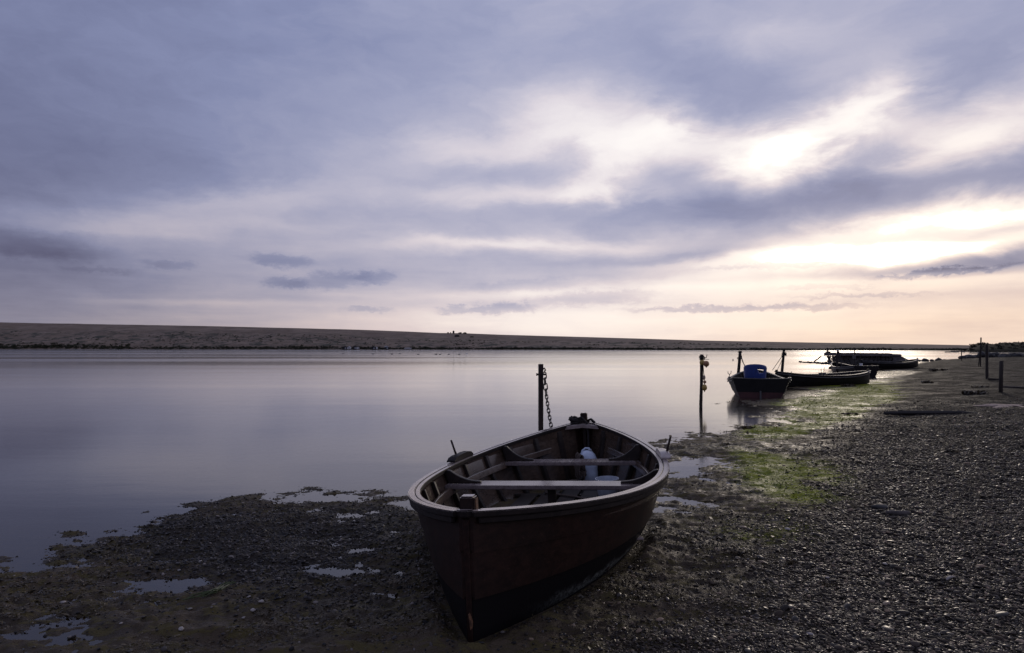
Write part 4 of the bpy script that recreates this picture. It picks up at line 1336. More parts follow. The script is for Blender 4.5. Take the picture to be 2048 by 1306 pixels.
# the boat behind, stern towards us
H4 = Hull(3.9, 0.72, 0.56, 0.62, 0.50, 0.72, 2.1, 0.7, 0.7, tr=0.84, tm=0.38)
s4 = flat(1733, 754.5)
b4 = small_boat('moored_boat', 'black boat with pale posts beside it, behind the long black boat', H4, (s4[0], s4[1], -0.03), R(2), 0.0, M['black_hull'], M['black_rail'], M['frame'], None, (0.4, 0.66), ribs=4)
# a last boat drawn up by the quay
H5 = Hull(4.1, 0.72, 0.55, 0.58, 0.44, 0.66, 2.2, 0.8, 0.8, rise=0.14)
s5 = at(1722, 733, 47.0); e5 = at(1836, 731, 48.6); dv = e5 - s5; dv.z = 0
H5.L = dv.length
b5 = small_boat('moored_boat', 'black boat drawn up below the stone quay, farthest of the moored boats', H5, (s5.x, s5.y, 0.05), math.atan2(dv.x, dv.y), 0.0, M['black_hull'], M['black_rail'], M['frame'], None, (0.3, 0.6), ribs=4)
bkt = MB(); bkt.lathe([(0.07, 0), (0.09, 0.15), (0.08, 0.15), (0.06, 0.02)], 14)
o = bkt.build('bucket', M['white_paint'], auto=0.8); place(o, at(1722, 735, 38.4)); o.location.z = 0.50
tag(o, 'small white bucket in the boat behind the long black boat', 'bucket')

# ------------------------------------------------------------------ mooring poles with ropes
def pole(name, label, top, foot, d, r, cat='post', group=None, extra=None, d2=None, mat=None):
    a = at(foot[0], foot[1], d2 or d); b = at(top[0], top[1], d)
    root = empty(name, a)
    m = MB(); v = b - a
    m.tube([(0, 0, -0.5), v * 0.02, v * 0.35 + Vector((random.uniform(-.01, .01), 0, 0)), v * 0.7, v], [r * 1.1, r * 1.1, r, r * 0.95, r * 0.9], 8, jitter=0.07); m.build('pole', mat or M['pole'], root, auto=0.8)
    if extra: extra(root, a, b)
    return tag(root, label, cat, group)
def rope_part(root, a, pts, r=0.012):
    m = MB(); m.tube([Vector(p) - a for p in pts], r, 5); m.build('rope', M['dark_rope'], root)
def ex1(root, a, b):
    rope_part(root, a, [at(1480.5, 706, 25.6), at(1483, 712, 25.4), at(1484.5, 722, 25), at(1490, 733, 24)], 0.014)
    rope_part(root, a, [at(1481, 716, 25.6), at(1484, 717, 25.4), at(1487, 726, 24.8), at(1490.5, 732, 24)], 0.011)
    m = MB()
    for k, z in enumerate((704, 715.5, 717.5)): m.tube([at(1480 - (z - 704) * .09, z, 25.7) - a + Vector((.075 * math.cos(q), .075 * math.sin(q), 0)) for q in (2 * math.pi * i / 10 for i in range(11))], 0.016, 5)
    m.build('lashing', M['dark_rope'], root)
pole('mooring_pole', 'dark leaning pole with rope rising behind the boat with the blue tub', (1480.5, 702), (1474, 782), 25.7, 0.062, 'post', 'mooring poles by the boats', ex1)
def ex2(root, a, b):
    rope_part(root, a, [at(1567, 708, 28.6), at(1556, 724, 28.1), at(1545, 740, 27.5)], 0.012)
    rope_part(root, a, [at(1566, 714, 28.6), at(1560, 729, 28.2), at(1554, 741, 27.6)], 0.010)
    m = MB()
    for k, z in enumerate((706, 708.5, 711)): m.tube([at(1567.5 - (z - 704) * .09 + random.uniform(0, 2), z, 28.6) - a + Vector((.085 * math.cos(q), .085 * math.sin(q), random.uniform(-.03, .03))) for q in (2 * math.pi * i / 10 for i in range(11))], 0.016, 5)
    m.tube([at(1569, 706, 28.5) - a, at(1572, 708, 28.5) - a, at(1570, 711, 28.5) - a], 0.014, 5)
    m.build('lashing', M['dark_rope'], root)
pole('mooring_pole', 'dark pole with two stay ropes at the left end of the long black boat', (1568, 700), (1561.5, 770), 28.6, 0.06, 'post', 'mooring poles by the boats', ex2)
def ex3(root, a, b):
    m = MB(); m.box(b - a + Vector((0, 0, 0.01)), (0.17, 0.06, 0.05)); m.build('cap', M['white_paint'], root)
    rope_part(root, a, [at(1676, 702, 37.5), at(1680, 718, 37.2), at(1683, 733, 36.8)], 0.022)
    rope_part(root, a, [at(1677, 702, 37.5), at(1682, 716, 37.2), at(1684.5, 731, 36.8)], 0.018)
    rope_part(root, a, [at(1674.5, 703, 37.5), at(1673.6, 715, 37.5), at(1674, 735, 37.5)], 0.016)
pole('mooring_pole', 'pole with pale cap and ropes at the bow of the boat behind', (1675.5, 700.5), (1673.5, 752), 37.5, 0.05, 'post', 'mooring poles by the boats', ex3)
def ex4(root, a, b):
    m = MB(); m.box(b - a + Vector((0, 0, -0.03)), (0.16, 0.05, 0.05)); m.box(at(1708.5, 714, 40) - a, (0.16, 0.07, 0.22)); m.build('bracket', M['black_rail'], root)
pole('mooring_pole', 'thin pole with a small crosspiece standing in front of the stone quay', (1709.5, 698), (1708.5, 747), 40, 0.032, 'post', 'mooring poles by the boats', ex4)
pole('mooring_pole', 'thinnest pole standing at the left end of the farthest black boat', (1720.5, 704), (1721, 742), 44, 0.022, 'post', 'mooring poles by the boats')

# ------------------------------------------------------------------ stone quay
DQ = 50.0
quay = empty('stone_quay', at(1715, 736, DQ)); tag(quay, 'low dark stone quay with a flat concrete top behind the moored boats', 'quay')
qa = quay.location.copy()
QD = Vector((0.457, 1.0, 0.0))                                  # the quay runs back to the right
def qp(px, py, dd=0.0): return at(px, py, DQ) - qa + QD * dd
def slab_(x0, x1, y0, y1, d0, d1, name, mat):
    m = MB(); P = []
    for dd in (d0, d1):
        P += [qp(x0, y1, dd), qp(x1, y1, dd), qp(x1, y0, dd), qp(x0, y0, dd)]
    m.add(P, [(0, 1, 2, 3), (7, 6, 5, 4), (0, 4, 5, 1), (1, 5, 6, 2), (2, 6, 7, 3), (3, 7, 4, 0)])
    return m.build(name, mat, quay, bevel=0.02)
for x0, x1, y0 in ((1648, 1683, 705.8), (1683.4, 1722, 706.2), (1722.4, 1762, 706.6), (1762.4, 1785, 707.0)): slab_(x0, x1, y0, 711.5 + (x0 - 1648) * .01, -0.25, 3.4, 'slab', M['slab'])
slab_(1785.3, 1803, 708.8, 712.5, -0.1, 3.2, 'slab', M['slab'])
# sloping end
m = MB(); P = [(1786, 712.5), (1803, 712.5), (1822, 722), (1826, 731), (1786, 733)]
m.prism(P, 0.0, 3.0, lambda u, v, w_: qp(u, v, w_)); m.build('ramp', M['slab'], quay, bevel=0.02)
# courses of stone under the slab, one block at a time; lower courses step out
yy0 = 712.0
for row in range(6):
    y0_, y1_ = yy0 + 4.1 * row, yy0 + 4.1 * (row + 1)
    xl = 1651 + [2, 4, 3, 6, 12, 16][row]; x = xl
    while x < 1786:
        w_ = random.uniform(5.5, 11)
        x2 = min(x + w_, 1787)
        dd = random.uniform(-0.06, 0.06) - 0.035 * row
        P = []; tw = random.uniform(-.15, .15)
        for d_ in (dd, dd + 1.2): P += [qp(x + .25, y1_ - .2, d_), qp(x2 - .25, y1_ - .2 + tw, d_), qp(x2 - .25, y0_ + .25 + tw, d_), qp(x + .25, y0_ + .25, d_)]
        m = MB(); m.add(P, [(0, 1, 2, 3), (7, 6, 5, 4), (0, 4, 5, 1), (1, 5, 6, 2), (2, 6, 7, 3), (3, 7, 4, 0)]); m.build('stone', M['stone'], quay, bevel=0.03)
        x = x2
slab_(1672, 1786, 711.9, 737, 0.5, 2.9, 'core', M['stone'])
m = MB(); m.tube([qp(1655.5, 706, 0.6), qp(1655.5, 695.5, 0.6)], 0.055, 8); m.box(qp(1656.5, 704.5, 0.6), (0.25, 0.2, 0.12)); m.build('bollard', M['pole'], quay)
m = MB(); m.tube([at(1628.5, 723, 49.5), at(1642, 713, 49.8)], [0.045, 0.04], 7); o = m.build('leaning_stake', M['pole']); tag(o, 'dark stake leaning over the rocks left of the stone quay', 'stake')
# rocks
def rock(name, px, py, wpx, hpx, d, seed, label, group, deep=0.8):
    m = MB(); c = at(px, py, d); s = wpx / F * d / 2
    rock_mesh(m, (0, 0, 0), (s, s * deep, hpx / F * d / 2), seed)
    o = m.build('boulder', M['boulder'], smooth=False, auto=0.5); o.location = c
    return tag(o, label, 'rock', group)
for i in range(11):
    px = 1603 + 6.2 * i + random.uniform(-2, 2)
    rock('boulder', px, 724.2 + 0.35 * i - random.uniform(0, .8), random.uniform(7, 12), random.uniform(2.2, 5) + 0.15 * i, 49.3, 100 + i, 'small dark rock awash at the left foot of the stone quay', 'rocks awash beside the quay')
for i in range(7):
    rock('boulder', 1663 + 5.5 * i, 737 + 1.0 * i + random.uniform(-1, 1), random.uniform(8, 14), random.uniform(4, 7), 46.5 - .4 * i, 130 + i, 'dark rock piled under the front of the stone quay', 'rocks under the front of the quay')
for i, (px, py, w_, h_, lb) in enumerate(((1850, 721, 13, 8, 'rounded dark boulder nearest the quay in the row on the beach edge'), (1864.5, 721.5, 9, 6, 'smallest dark boulder, second from the quay in the row on the beach edge'), (1876.5, 720.8, 13, 9, 'tall dark boulder in the middle of the row on the beach edge'),
                                          (1893, 721.6, 18, 7, 'broad low dark boulder in the row on the beach edge'), (1840, 722, 9, 5, 'low dark boulder touching the farthest black boat'))):
    rock('boulder', px, py, w_, h_, 73, 150 + i, lb, 'boulders along the beach edge')
for i in range(34):
    px = 1931 + 6.6 * i + random.uniform(-2.5, 2.5)
    h_ = (6 + 3.2 * min(1, max(0, (px - 1931) / 30))) * random.uniform(.7, 1.25)
    py = 719.3 - h_ * 0.32 - (4 if 1962 < px < 1990 else 0) * random.random() - (2.5 if px > 2010 else 0)
    rock('boulder', px, py - 2.2, random.uniform(13, 24), h_ * 1.35, 80 + random.uniform(-2, 2), 200 + i, 'dark rock heaped in the breakwater below the headland', 'breakwater rocks on the right')
for i, px in enumerate((1893, 1899, 1907, 1913, 1926)):
    rock('boulder', px, 704.0, 7 + 3 * (i % 2), 2.4 + (i == 3), 190, 260 + i, ('outermost small reef rock off the tip of the headland', 'second small reef rock from the outer end off the headland', 'middle one of the small reef rocks off the headland', 'tallest of the small reef rocks off the headland', 'reef rock touching the tip of the headland')[i], 'reef rocks off the headland')

# ------------------------------------------------------------------ posts on the beach
def beach_post(label, top, foot, r, lean=0, square=False, extra=None):
    g = on_ground(*foot); d = g.y
    root = empty('beach_post', g)
    t = at(top[0], top[1], d) - g
    m = MB()
    if square: m.rings([[(sx * r + t.x * f, sy * r, z) for sx, sy in ((-1, -1), (1, -1), (1, 1), (-1, 1))] for f, z in ((0, -0.3), (0.5, t.z * .5), (1, t.z))])
    else: m.tube([(0, 0, -0.3), (t.x * .5, 0, t.z * .5), t], [r * 1.05, r, r * .92], 9, jitter=0.06)
    m.build('post', M['pole'], root, auto=0.8, bevel=0.004 if square else 0)
    if extra: extra(root, t, d)
    return tag(root, label, 'post', 'weathered posts on the beach')
beach_post('thick dark wooden post on the beach between the tall pole and the nearest post', (1973.5, 690), (1974, 758), 0.058)
beach_post('nearest dark wooden post on the shingle at the far right', (2003, 721.5), (2001, 784.5), 0.040, square=True)
def ex5(root, t, d):
    m = MB(); m.tube([(-0.07 * 1.0, 0.1, -0.2), (t.x * .5 - 0.02, 0.02, t.z * .55)], 0.028, 7); m.build('prop', M['pole'], root)
beach_post('tallest pole on the beach with a thin prop against it, standing out above the headland', (1962, 675), (1960.5, 733), 0.045, extra=ex5)
beach_post('thin pole at the far beach edge left of the headland', (1922.5, 697), (1923.5, 721.5), 0.040)

# ------------------------------------------------------------------ across the water: huts, birds
def hut(label, px, py, w_, h_, dd, roofm, white=False, base_t=0.02):
    x, d, z = bank_point(np.array([float(px)]), np.array([base_t]))
    d = d[0]; c = Vector(((px - CX) / F * d, d - 1.5 if base_t < .1 else d, max(z[0], 0.1)))
    s = d / F
    root = empty('fishing_hut', c, (0, 0, random.uniform(-.4, .4)))
    W_, Hh = w_ * s, h_ * s
    m = MB(); m.box((0, 0, Hh * .32), (W_, W_ * .8, Hh * .64)); m.build('wall', M['white_paint'] if white else M['hut_wall'], root)
    m = MB(); m.prism([(-W_ * .56, Hh * .62), (W_ * .56, Hh * .62), (0, Hh)], -W_ * .46, W_ * .46, lambda u, v, q: (u, q, v)); m.build('roof', roofm, root)
    m = MB(); m.box((W_ * .12, -W_ * .41, Hh * .26), (W_ * .26, .06, Hh * .5)); m.build('door', M['hut_wall'] if white else M['hut_roof'], root)
    return tag(root, label, 'hut', 'huts across the lagoon')
hut('dark fishing hut, leftmost in the cluster across the water', 691, 694, 11, 5.5, 0, M['hut_wall'])
hut('pale roofed hut second in the left cluster across the water', 700, 692, 6, 5, 0, M['hut_roof'], True)
hut('dark tall hut third in the left cluster across the water', 711, 691, 9, 6.5, 0, M['hut_wall'])
hut('small pale hut right of the left cluster across the water', 717, 693, 5, 4.5, 0, M['hut_roof'], True)
hut('dark hut with white side standing alone across the water', 749, 694, 10, 5.5, 0, M['hut_wall'])
hut('small white hut against the lone dark hut across the water', 754.5, 694, 4, 4, 0, M['white_paint'], True)
hut('grey roofed hut rightmost of those across the water', 774, 693, 9, 6, 0, M['hut_roof'])
# upturned pale boat
x, d, z = bank_point(np.array([817.0]), np.array([0.015]))
m = MB(); m.lathe([(0.01, -2.0), (0.36, -1.5), (0.5, -0.4), (0.5, 0.5), (0.36, 1.5), (0.01, 2.0)], 12, M=Matrix.Rotation(R(90), 3, 'Y'), squash=1.1)
o = m.build('upturned_boat', M['faded_paint'], auto=0.9); o.location = (x[0], d[0] - 2.0, 0.55); tag(o, 'pale upturned boat on the far shore right of the huts', 'boat')
# dark shapes on the crest: small shelters and bushes
def crest(px, w_, h_, kind, label, t=0.985, grp='dark shapes on the far crest'):
    x, d, z = bank_point(np.array([float(px)]), np.array([t])); s = d[0] / F
    if kind == 'shed':
        root = empty('shelter', (x[0], d[0], z[0] - .1))
        m = MB(); m.box((0, 0, h_ * s * .35), (w_ * s, w_ * s * .7, h_ * s * .7)); m.build('wall', M['hut_wall'], root)
        m = MB(); m.prism([(-w_ * s * .6, h_ * s * .68), (w_ * s * .6, h_ * s * .68), (w_ * s * .1, h_ * s)], -w_ * s * .4, w_ * s * .4, lambda u, v, q: (u, q, v)); m.build('roof', M['hut_wall'], root)
        return tag(root, label, 'shelter', grp)
    o = leaf_mass('bush', [(0, 0, h_ * s * .4), (w_ * s * .2, 0, h_ * s * .3), (-w_ * s * .2, 0, h_ * s * .25)], [w_ * s * .35] * 3, M['scrub'], 30, h_ / w_)
    o.location = (x[0], d[0], z[0])
    return tag(o, label, 'bush', grp)
crest(896, 4, 3.5, 'bush', 'small dark bush at the left end of the shapes on the far crest')
crest(901, 3, 3.6, 'bush', 'second small dark bush from the left on the far crest')
crest(907, 3.6, 6.0, 'shed', 'tallest dark shelter standing up on the far crest')
crest(920, 8, 3.4, 'bush', 'low wide dark bush right of the tall shelter on the far crest')
crest(930, 8, 3.2, 'bush', 'low dark bush at the right end of the shapes on the far crest')
crest(914, 9, 4, 'shed', 'dark low shed below the far crest', 0.80)
crest(944, 8, 2, 'bush', 'flat dark bush on the slope right of the low shed', 0.78)
# birds resting on the water
def bird(px, py, w_, mat, label, name='water_bird', neck=False):
    x, d = flat(px, py); s = d / F; L_ = w_ * s
    root = empty(name, (x, d, 0))
    m = MB(); m.lathe([(0.001, -L_ / 2), (L_ * .14, -L_ * .32), (L_ * .2, 0), (L_ * .17, L_ * .25), (0.001, L_ / 2)], 10, (0, 0, L_ * .10), Matrix.Rotation(R(90), 3, 'Y'), 1.0); m.build('body', mat, root, smooth=True)
    hz_ = L_ * (.7 if neck else .32)
    m = MB(); m.tube([(L_ * .32, 0, L_ * .12), (L_ * .46, 0, hz_ * .6), (L_ * .42, 0, hz_), (L_ * .56, 0, hz_ * .95)], [L_ * .07, L_ * .05, L_ * .055, L_ * .02], 6); m.build('neck', mat, root, smooth=True)
    return tag(root, label, 'bird', 'birds on the far water')
bird(686.5, 707.8, 4, M['bird'], 'dark bird resting on the water, leftmost of the row')
bird(745.5, 708.4, 4, M['bird'], 'dark bird resting on the water, second from the left in the row')
bird(783.5, 708.6, 5, M['bird'], 'dark bird resting on the water in front of the far huts, third in the row')
bird(800, 707.4, 4, M['bird'], 'dark bird resting a little behind the third bird of the row')
bird(836, 709.2, 5, M['bird'], 'dark bird alone in the middle of the row on the water')
bird(872, 709.2, 6, M['bird'], 'dark bird left of a close pair on the water')
bird(880, 709.4, 5, M['bird'], 'dark bird right in the close pair on the water')
bird(897.5, 709.3, 4.5, M['bird'], 'dark bird between the close pair and the pale bird')
bird(918, 709.2, 5, M['bird'], 'dark bird next to the pale bird at the right end of the row')
bird(933, 707.8, 4.5, M['swan'], 'pale long necked bird at the right end of the row on the water', neck=True)
x, d = flat(1466, 720.5); m = MB(); m.lathe([(0.001, -.08), (.07, -.03), (.08, .02), (.04, .10), (.02, .16)], 10); o = m.build('marker_buoy', M['bird'], smooth=True); o.location = (x, d, 0.02); tag(o, 'tiny dark buoy afloat left of the leaning pole', 'buoy')

# ------------------------------------------------------------------ things lying on the beach
def lying(name, label, cat, pxy, size, mat, seed, rz=0.0, group=None, sink=0.3):
    g = on_ground(*pxy)
    m = MB(); rock_mesh(m, (0, 0, 0), (size[0] / 2, size[1] / 2, size[2] / 2), seed, 2)
    o = m.build(name, mat, smooth=True); o.location = g + Vector((0, 0, size[2] * (0.5 - sink))); o.rotation_euler = (0, 0, rz)
    return tag(o, label, cat, group)
g = on_ground(1862, 829)
m = MB(); m.tube([(-1.0, 0.05, 0.02), (-0.6, 0.0, 0.035), (0, 0.03, 0.03), (0.6, -0.03, 0.035), (1.1, 0.02, 0.01)], [0.03, 0.05, 0.06, 0.05, 0.02], 8, jitter=0.2)
o = m.build('driftwood', M['dark_rope'], auto=0.9); o.location = g; tag(o, 'long dark driftwood lying on the shingle on the right', 'driftwood')
lying('sea_worn_stone', 'long pale grey stone half sunk in the shingle right of the green algae', 'stone', (1795, 1030), (0.27, 0.10, 0.07), M['driftwood'], 301, -0.15)
lying('sea_worn_stone', 'flat dark stone lying just behind the long pale grey stone', 'stone', (1760, 1016), (0.20, 0.08, 0.05), M['boulder'], 302, 0.1)
g = on_ground(1903, 1166)
m = MB(); n = 12
m.rings([[(r_ * math.cos(math.pi * j / n), r_ * 0.8 * math.sin(math.pi * j / n), hh + 0.004 * (j % 2)) for j in range(n + 1)] for r_, hh in ((0.006, 0.030), (0.02, 0.026), (0.033, 0.012), (0.038, 0.0))], False, False)
o = m.build('scallop_shell', M['shell'], auto=0.9); mod = o.modifiers.new('wall', 'SOLIDIFY'); mod.thickness = 0.004
o.location = g + Vector((0, 0, 0.012)); o.rotation_euler = (0.5, 0.1, 0.3); tag(o, 'pale ribbed shell on the shingle at lower right', 'shell')
for i, (px, py) in enumerate(((358, 1142), (498, 1195), (380, 1220), (487, 1237), (362, 1260), (506, 1222), (523, 1205), (125, 1207), (400, 1124), (242, 1248), (1575, 1060), (1655, 1157), (1620, 1270), (1770, 1130), (1560, 1240))):
    k = on_ground(px, py)
    s = random.uniform(0.016, 0.032) * (k.y / 4.5) ** 0.4
    lying('pale_shell', 'small pale shell lying on the wet foreshore', 'shell', (px, py), (s * 1.4, s, s * 0.6), M['shell'], 320 + i, random.uniform(0, 3), 'small pale shells scattered over the foreshore', 0.1)
# patch of dry sand
g = on_ground(2010, 812)
cs = []
m = MB(); n = 40
pts = [(1.0 * (1 + 0.45 * math.sin(3 * a + 1) + 0.3 * math.sin(7 * a)) * math.cos(a), 0.42 * (1 + 0.4 * math.sin(5 * a)) * math.sin(a)) for a in (2 * math.pi * i / n for i in range(n))]
V = [(0, 0, 0.03)] + [(u * .5, v * .5, 0.028) for u, v in pts] + [(u, v, -0.012) for u, v in pts]
m.add([(a * .55, b_ * 1.2, c) for a, b_, c in V], [(0, 1 + i, 1 + (i + 1) % n) for i in range(n)] + [(1 + i, 1 + n + i, 1 + n + (i + 1) % n, 1 + (i + 1) % n) for i in range(n)])
o = m.build('sand_patch', M['sand'], smooth=True); o.location = g; tag(o, 'pale patch of dry sand on the shingle below the nearest post', 'sand', kind='structure')

# boards and clumps of wrack on the beach
def board(label, p0, p1, w_, h_, mat, dz=0.0):
    a, b = on_ground(*p0), on_ground(*p1); v = b - a
    m = MB(); m.box((0, 0, h_ / 2 + dz), (v.length, w_, h_), Matrix.Rotation(-math.asin(v.z / v.length), 3, 'Y'))
    o = m.build('board', mat, bevel=0.005); o.location = (a + b) / 2; o.rotation_euler = (0, 0, math.atan2(v.y, v.x))
    return tag(o, label, 'board')
board('pale weathered board lying at the right edge beside the nearest post', (2008, 774.5), (2075, 777.5), 0.16, 0.05, M['driftwood'])
board('low dark board lying between the thick post and the nearest post', (1975, 759.5), (2000, 760.5), 0.10, 0.07, M['pole'])
for i, (px, py, w_) in enumerate(((1692, 772, .5), (1873, 741, .9), (1962, 775, .5), (1948, 787, .7), (1842, 766, .8), (1795, 827, .35), (1500, 857, .35), (1700, 829, .3), (1590, 1128, .10), (1480, 1110, .12), (1655, 1172, .11), (1905, 905, .2))):
    g = on_ground(px, py)
    n_ = 5
    o = leaf_mass('wrack_clump', [(random.uniform(-.5, .5) * w_, random.uniform(-.15, .15) * w_, 0.03 * w_) for k in range(n_)], [w_ * random.uniform(.16, .3) for k in range(n_)], M['weed'], 26, 0.22)
    o.location = g + Vector((0, 0, 0.01))
    tag(o, 'dark clump of dried wrack lying on the beach', 'seaweed', 'clumps of wrack on the beach')

# ------------------------------------------------------------------ loose cover: pebbles, weed, algae
def scatter(name, pts, scl, rot, mat, seed, sub=2, rough=0.5):
    me = bpy.data.meshes.new(name)
    me.vertices.add(len(pts)); me.vertices.foreach_set('co', np.asarray(pts, np.float32).reshape(-1))
    for nm, a in (('scl', scl), ('rot', rot)):
        at_ = me.attributes.new(nm, 'FLOAT_VECTOR', 'POINT'); at_.data.foreach_set('vector', np.asarray(a, np.float32).reshape(-1))
    o = bpy.data.objects.new(name, me); COL.objects.link(o); me.materials.append(mat)
    ng = bpy.data.node_groups.new(name + '_scatter', 'GeometryNodeTree')
    ng.interface.new_socket('Geometry', in_out='INPUT', socket_type='NodeSocketGeometry'); ng.interface.new_socket('Geometry', in_out='OUTPUT', socket_type='NodeSocketGeometry')
    N = ng.nodes; Lk = ng.links
    gi = N.new('NodeGroupInput'); go = N.new('NodeGroupOutput')
    join = N.new('GeometryNodeJoinGeometry')
    for v in range(4):
        ico = N.new('GeometryNodeMeshIcoSphere'); ico.inputs['Radius'].default_value = 0.5; ico.inputs['Subdivisions'].default_value = sub
        sp = N.new('GeometryNodeSetPosition'); nz = N.new('ShaderNodeTexNoise'); nz.noise_dimensions = '4D'
        nz.inputs['W'].default_value = v * 7.3 + seed; nz.inputs['Scale'].default_value = 1.7; nz.inputs['Detail'].default_value = 1
        sub_ = N.new('ShaderNodeVectorMath'); sub_.operation = 'SUBTRACT'; sub_.inputs[1].default_value = (.5, .5, .5)
        sc_ = N.new('ShaderNodeVectorMath'); sc_.operation = 'SCALE'; sc_.inputs['Scale'].default_value = rough
        Lk.new(nz.outputs['Color'], sub_.inputs[0]); Lk.new(sub_.outputs[0], sc_.inputs[0]); Lk.new(sc_.outputs[0], sp.inputs['Offset']); Lk.new(ico.outputs[0], sp.inputs['Geometry'])
        sm = N.new('GeometryNodeSetShadeSmooth'); Lk.new(sp.outputs[0], sm.inputs[0])
        gti = N.new('GeometryNodeGeometryToInstance'); Lk.new(sm.outputs[0], gti.inputs[0]); Lk.new(gti.outputs[0], join.inputs[0])
    iop = N.new('GeometryNodeInstanceOnPoints'); iop.inputs['Pick Instance'].default_value = True
    Lk.new(gi.outputs[0], iop.inputs['Points']); Lk.new(join.outputs[0], iop.inputs['Instance'])
    for nm, k in (('scl', 'Scale'), ('rot', 'Rotation')):
        na = N.new('GeometryNodeInputNamedAttribute'); na.data_type = 'FLOAT_VECTOR'; na.inputs['Name'].default_value = nm
        Lk.new(na.outputs['Attribute'], iop.inputs[k])
    ix = N.new('FunctionNodeRandomValue'); ix.data_type = 'INT'; ix.inputs[4].default_value = 0; ix.inputs[5].default_value = 3
    Lk.new(ix.outputs[2], iop.inputs['Instance Index'])
    sm = N.new('GeometryNodeSetMaterial'); sm.inputs['Material'].default_value = mat
    Lk.new(iop.outputs[0], sm.inputs[0]); Lk.new(sm.outputs[0], go.inputs[0])
    md = o.modifiers.new('scatter', 'NODES'); md.node_group = ng
    return tag(o, kind='stuff')

def throw(n, r0, r1, a0, a1, power=1.0):
    """random places on the ground, thinning with distance"""
    u = rng.random(n); r = r0 * (r1 / r0) ** u if power == 1.0 else np.sqrt(r0 ** 2 + (r1 ** 2 - r0 ** 2) * u)
    a = np.radians(rng.uniform(a0, a1, n))
    return r * np.sin(a), r * np.cos(a), r

bl = boat_M.inverted()
def off_boat(x, y):
    l = np.array([(bl @ Vector((a, b, 0.0))) for a, b in zip(x, y)])
    t = l[:, 1] / BH.L
    c = np.array([BH.cb(min(max(q, 0), 1)) for q in t])
    return ~((t > -0.005) & (t < 1.0) & (np.abs(l[:, 0]) < c * 1.0 + 0.02))

x, y, r = throw(560000, 2.2, 26, -8, 64)
h, sd, sh, wd, gr, dk = terrain(x, y)
keep = (rng.random(len(x)) < sstep(26, 11, r) * np.clip(sh * 1.15 - 0.05 + 0.05 * (sd > 0.1), 0, 1) * (1 - 0.85 * np.clip(gr * 1.4, 0, 1))) & (h > 0.004)
x, y, r, h = x[keep], y[keep], r[keep], h[keep]
k = off_boat(x, y); x, y, r, h = x[k], y[k], r[k], h[k]
s = rng.lognormal(math.log(0.0108), 0.48, len(x)) * np.clip(r / 5.0, 0.85, 3.2) ** 0.4
s = np.clip(s, 0.006, 0.06)
scl = np.stack([s * rng.uniform(0.9, 1.5, len(s)), s * rng.uniform(0.7, 1.1, len(s)), s * rng.uniform(0.32, 0.6, len(s))], -1)
rot = np.stack([rng.normal(0, 0.22, len(s)), rng.normal(0, 0.22, len(s)), rng.uniform(0, 6.28, len(s))], -1)
peb = scatter('shingle_pebbles', np.stack([x, y, h + scl[:, 2] * rng.uniform(-0.1, 0.25, len(s))], -1), scl, rot, M['pebble'], 1.0)
tag(peb, 'small grey and brown pebbles of the shingle beach', 'pebbles')

x, y, r = throw(120000, 3.3, 9.5, -40, 22)
h, sd, sh, wd, gr, dk = terrain(x, y)
keep = (rng.random(len(x)) < np.clip(dk * 1.1, 0, 1) * 0.9 + 0.03) & (h > -0.012)
x, y, r, h = x[keep], y[keep], r[keep], h[keep]
k = off_boat(x, y); x, y, r, h = x[k], y[k], r[k], h[k]
s = np.clip(rng.lognormal(math.log(0.0115), 0.40, len(x)), 0.005, 0.032)
scl = np.stack([s * rng.uniform(0.9, 1.6, len(s)), s * rng.uniform(0.7, 1.1, len(s)), s * rng.uniform(0.4, 0.8, len(s))], -1)
rot = np.stack([rng.normal(0, 0.35, len(s)), rng.normal(0, 0.35, len(s)), rng.uniform(0, 6.28, len(s))], -1)
dpeb = scatter('dark_stones', np.stack([x, y, h + scl[:, 2] * 0.15], -1), scl, rot, M['dark_pebble'], 3.0, 2, 0.6)
tag(dpeb, 'wet black stones and mussel shells bedded in the mud left of the boat', 'stones')

def tufts(name, x, y, h, size, mat, per, lift, flatness, label, cat):
    n = len(x); m = n * per
    X = np.repeat(x, per) + rng.normal(0, 1, m) * np.repeat(size, per) * 0.6; Y = np.repeat(y, per) + rng.normal(0, 1, m) * np.repeat(size, per) * 0.6
    Z = np.repeat(h, per) + np.abs(rng.normal(0, lift, m)) * np.repeat(size, per)
    a = rng.uniform(0, 2 * math.pi, m); S = np.repeat(size, per) * rng.uniform(0.5, 1.1, m)
    d = np.stack([np.cos(a), np.sin(a), rng.normal(0, flatness, m)], -1); w_ = np.stack([-np.sin(a), np.cos(a), rng.normal(0, flatness * 1.5, m)], -1) * rng.uniform(0.12, 0.3, m)[:, None]
    C = np.stack([X, Y, Z], -1)
    tip = C + d * S[:, None] * 0.55; tip[:, 2] -= S * 0.12
    V = np.stack([C - d * S[:, None] * .5, C + w_ * S[:, None], tip, C - w_ * S[:, None]], 1).reshape(-1, 3)
    q = np.arange(m * 4).reshape(-1, 4)
    me = bpy.data.meshes.new(name)
    me.vertices.add(len(V)); me.vertices.foreach_set('co', V.reshape(-1).astype(np.float32))
    me.loops.add(q.size); me.loops.foreach_set('vertex_index', q.reshape(-1).astype(np.int32))
    me.polygons.add(m); me.polygons.foreach_set('loop_start', np.arange(0, q.size, 4, dtype=np.int32)); me.polygons.foreach_set('loop_total', np.full(m, 4, np.int32))
    me.update(calc_edges=True); me.materials.append(mat)
    set_attr(me, 'tint', np.repeat(np.repeat(rng.random(n), per) * .6 + rng.random(m) * .4, 4))
    o = bpy.data.objects.new(name, me); COL.objects.link(o)
    return tag(o, label, cat, kind='stuff')

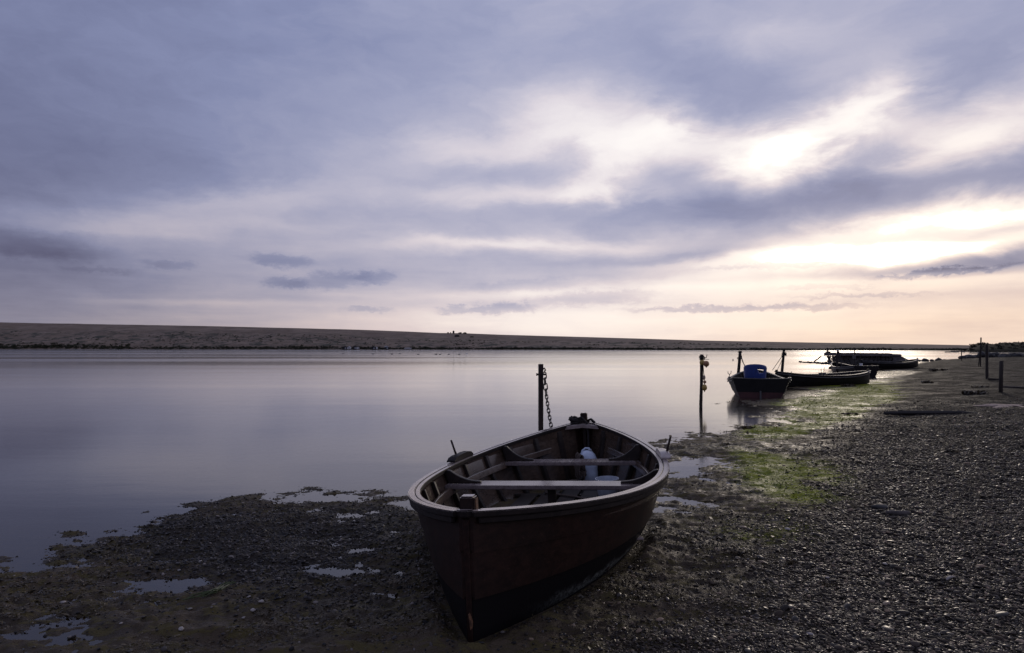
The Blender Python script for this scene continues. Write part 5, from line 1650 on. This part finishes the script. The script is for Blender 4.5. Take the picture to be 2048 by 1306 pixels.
x, y, r = throw(110000, 2.8, 22, -42, 36)
h, sd, sh, wd, gr, dk = terrain(x, y)
pat = fbm(x * 1.6, y * 2.6, 121, 3)
keep = (rng.random(len(x)) < np.clip(wd * 0.9, 0, 1) * np.clip(0.42 + 2.6 * pat, 0.02, 1) * (1 - 0.8 * dk) * (1 - 0.9 * np.clip(gr * 1.6, 0, 1))) & (h > -0.006)
x, y, r, h = x[keep], y[keep], r[keep], h[keep]
k = off_boat(x, y); x, y, r, h = x[k], y[k], r[k], h[k]
tufts('seaweed', x, y, h, np.clip(rng.lognormal(math.log(0.019), 0.4, len(x)) * (r / 5) ** 0.5, 0.008, 0.06), M['weed'], 4, 0.16, 0.28, 'dark brown seaweed matted over the wet foreshore', 'seaweed')
x, y, r = throw(60000, 3.0, 30, -2, 36)
h, sd, sh, wd, gr, dk = terrain(x, y)
pat = fbm(x * 3.1, y * 3.1, 131, 3)
keep = (rng.random(len(x)) < np.clip((gr - 0.14) * 1.7, 0, 1) * np.clip(0.6 + 2.2 * pat, 0, 1)) & (h > 0.0)
x, y, r, h = x[keep], y[keep], r[keep], h[keep]
k = off_boat(x, y); x, y, r, h = x[k], y[k], r[k], h[k]
tufts('green_algae', x, y, h, np.clip(rng.lognormal(math.log(0.022), 0.4, len(x)) * (r / 7) ** 0.5, 0.008, 0.08), M['algae'], 4, 0.14, 0.25, 'bright green algae spread over the upper foreshore', 'algae')
# a green strand of weed left of the boat
g0 = [on_ground(px, py) for px, py in ((372, 1202), (392, 1196), (415, 1192), (432, 1186), (448, 1178), (458, 1172))]
m = MB()
for k in range(9):
    o_ = Vector((random.uniform(-.03, .03), random.uniform(-.04, .04), 0.012))
    pts = [p + o_ + Vector((random.uniform(-.015, .015), random.uniform(-.02, .02), random.uniform(0, .012))) for p in g0]
    i0 = random.randint(0, 2); m.tube(pts[i0:random.randint(4, 6)], 0.0035, 4)
o = m.build('weed_strand', M['strand']); tag(o, 'thin green strand of weed on the dark mud left of the boat', 'seaweed')
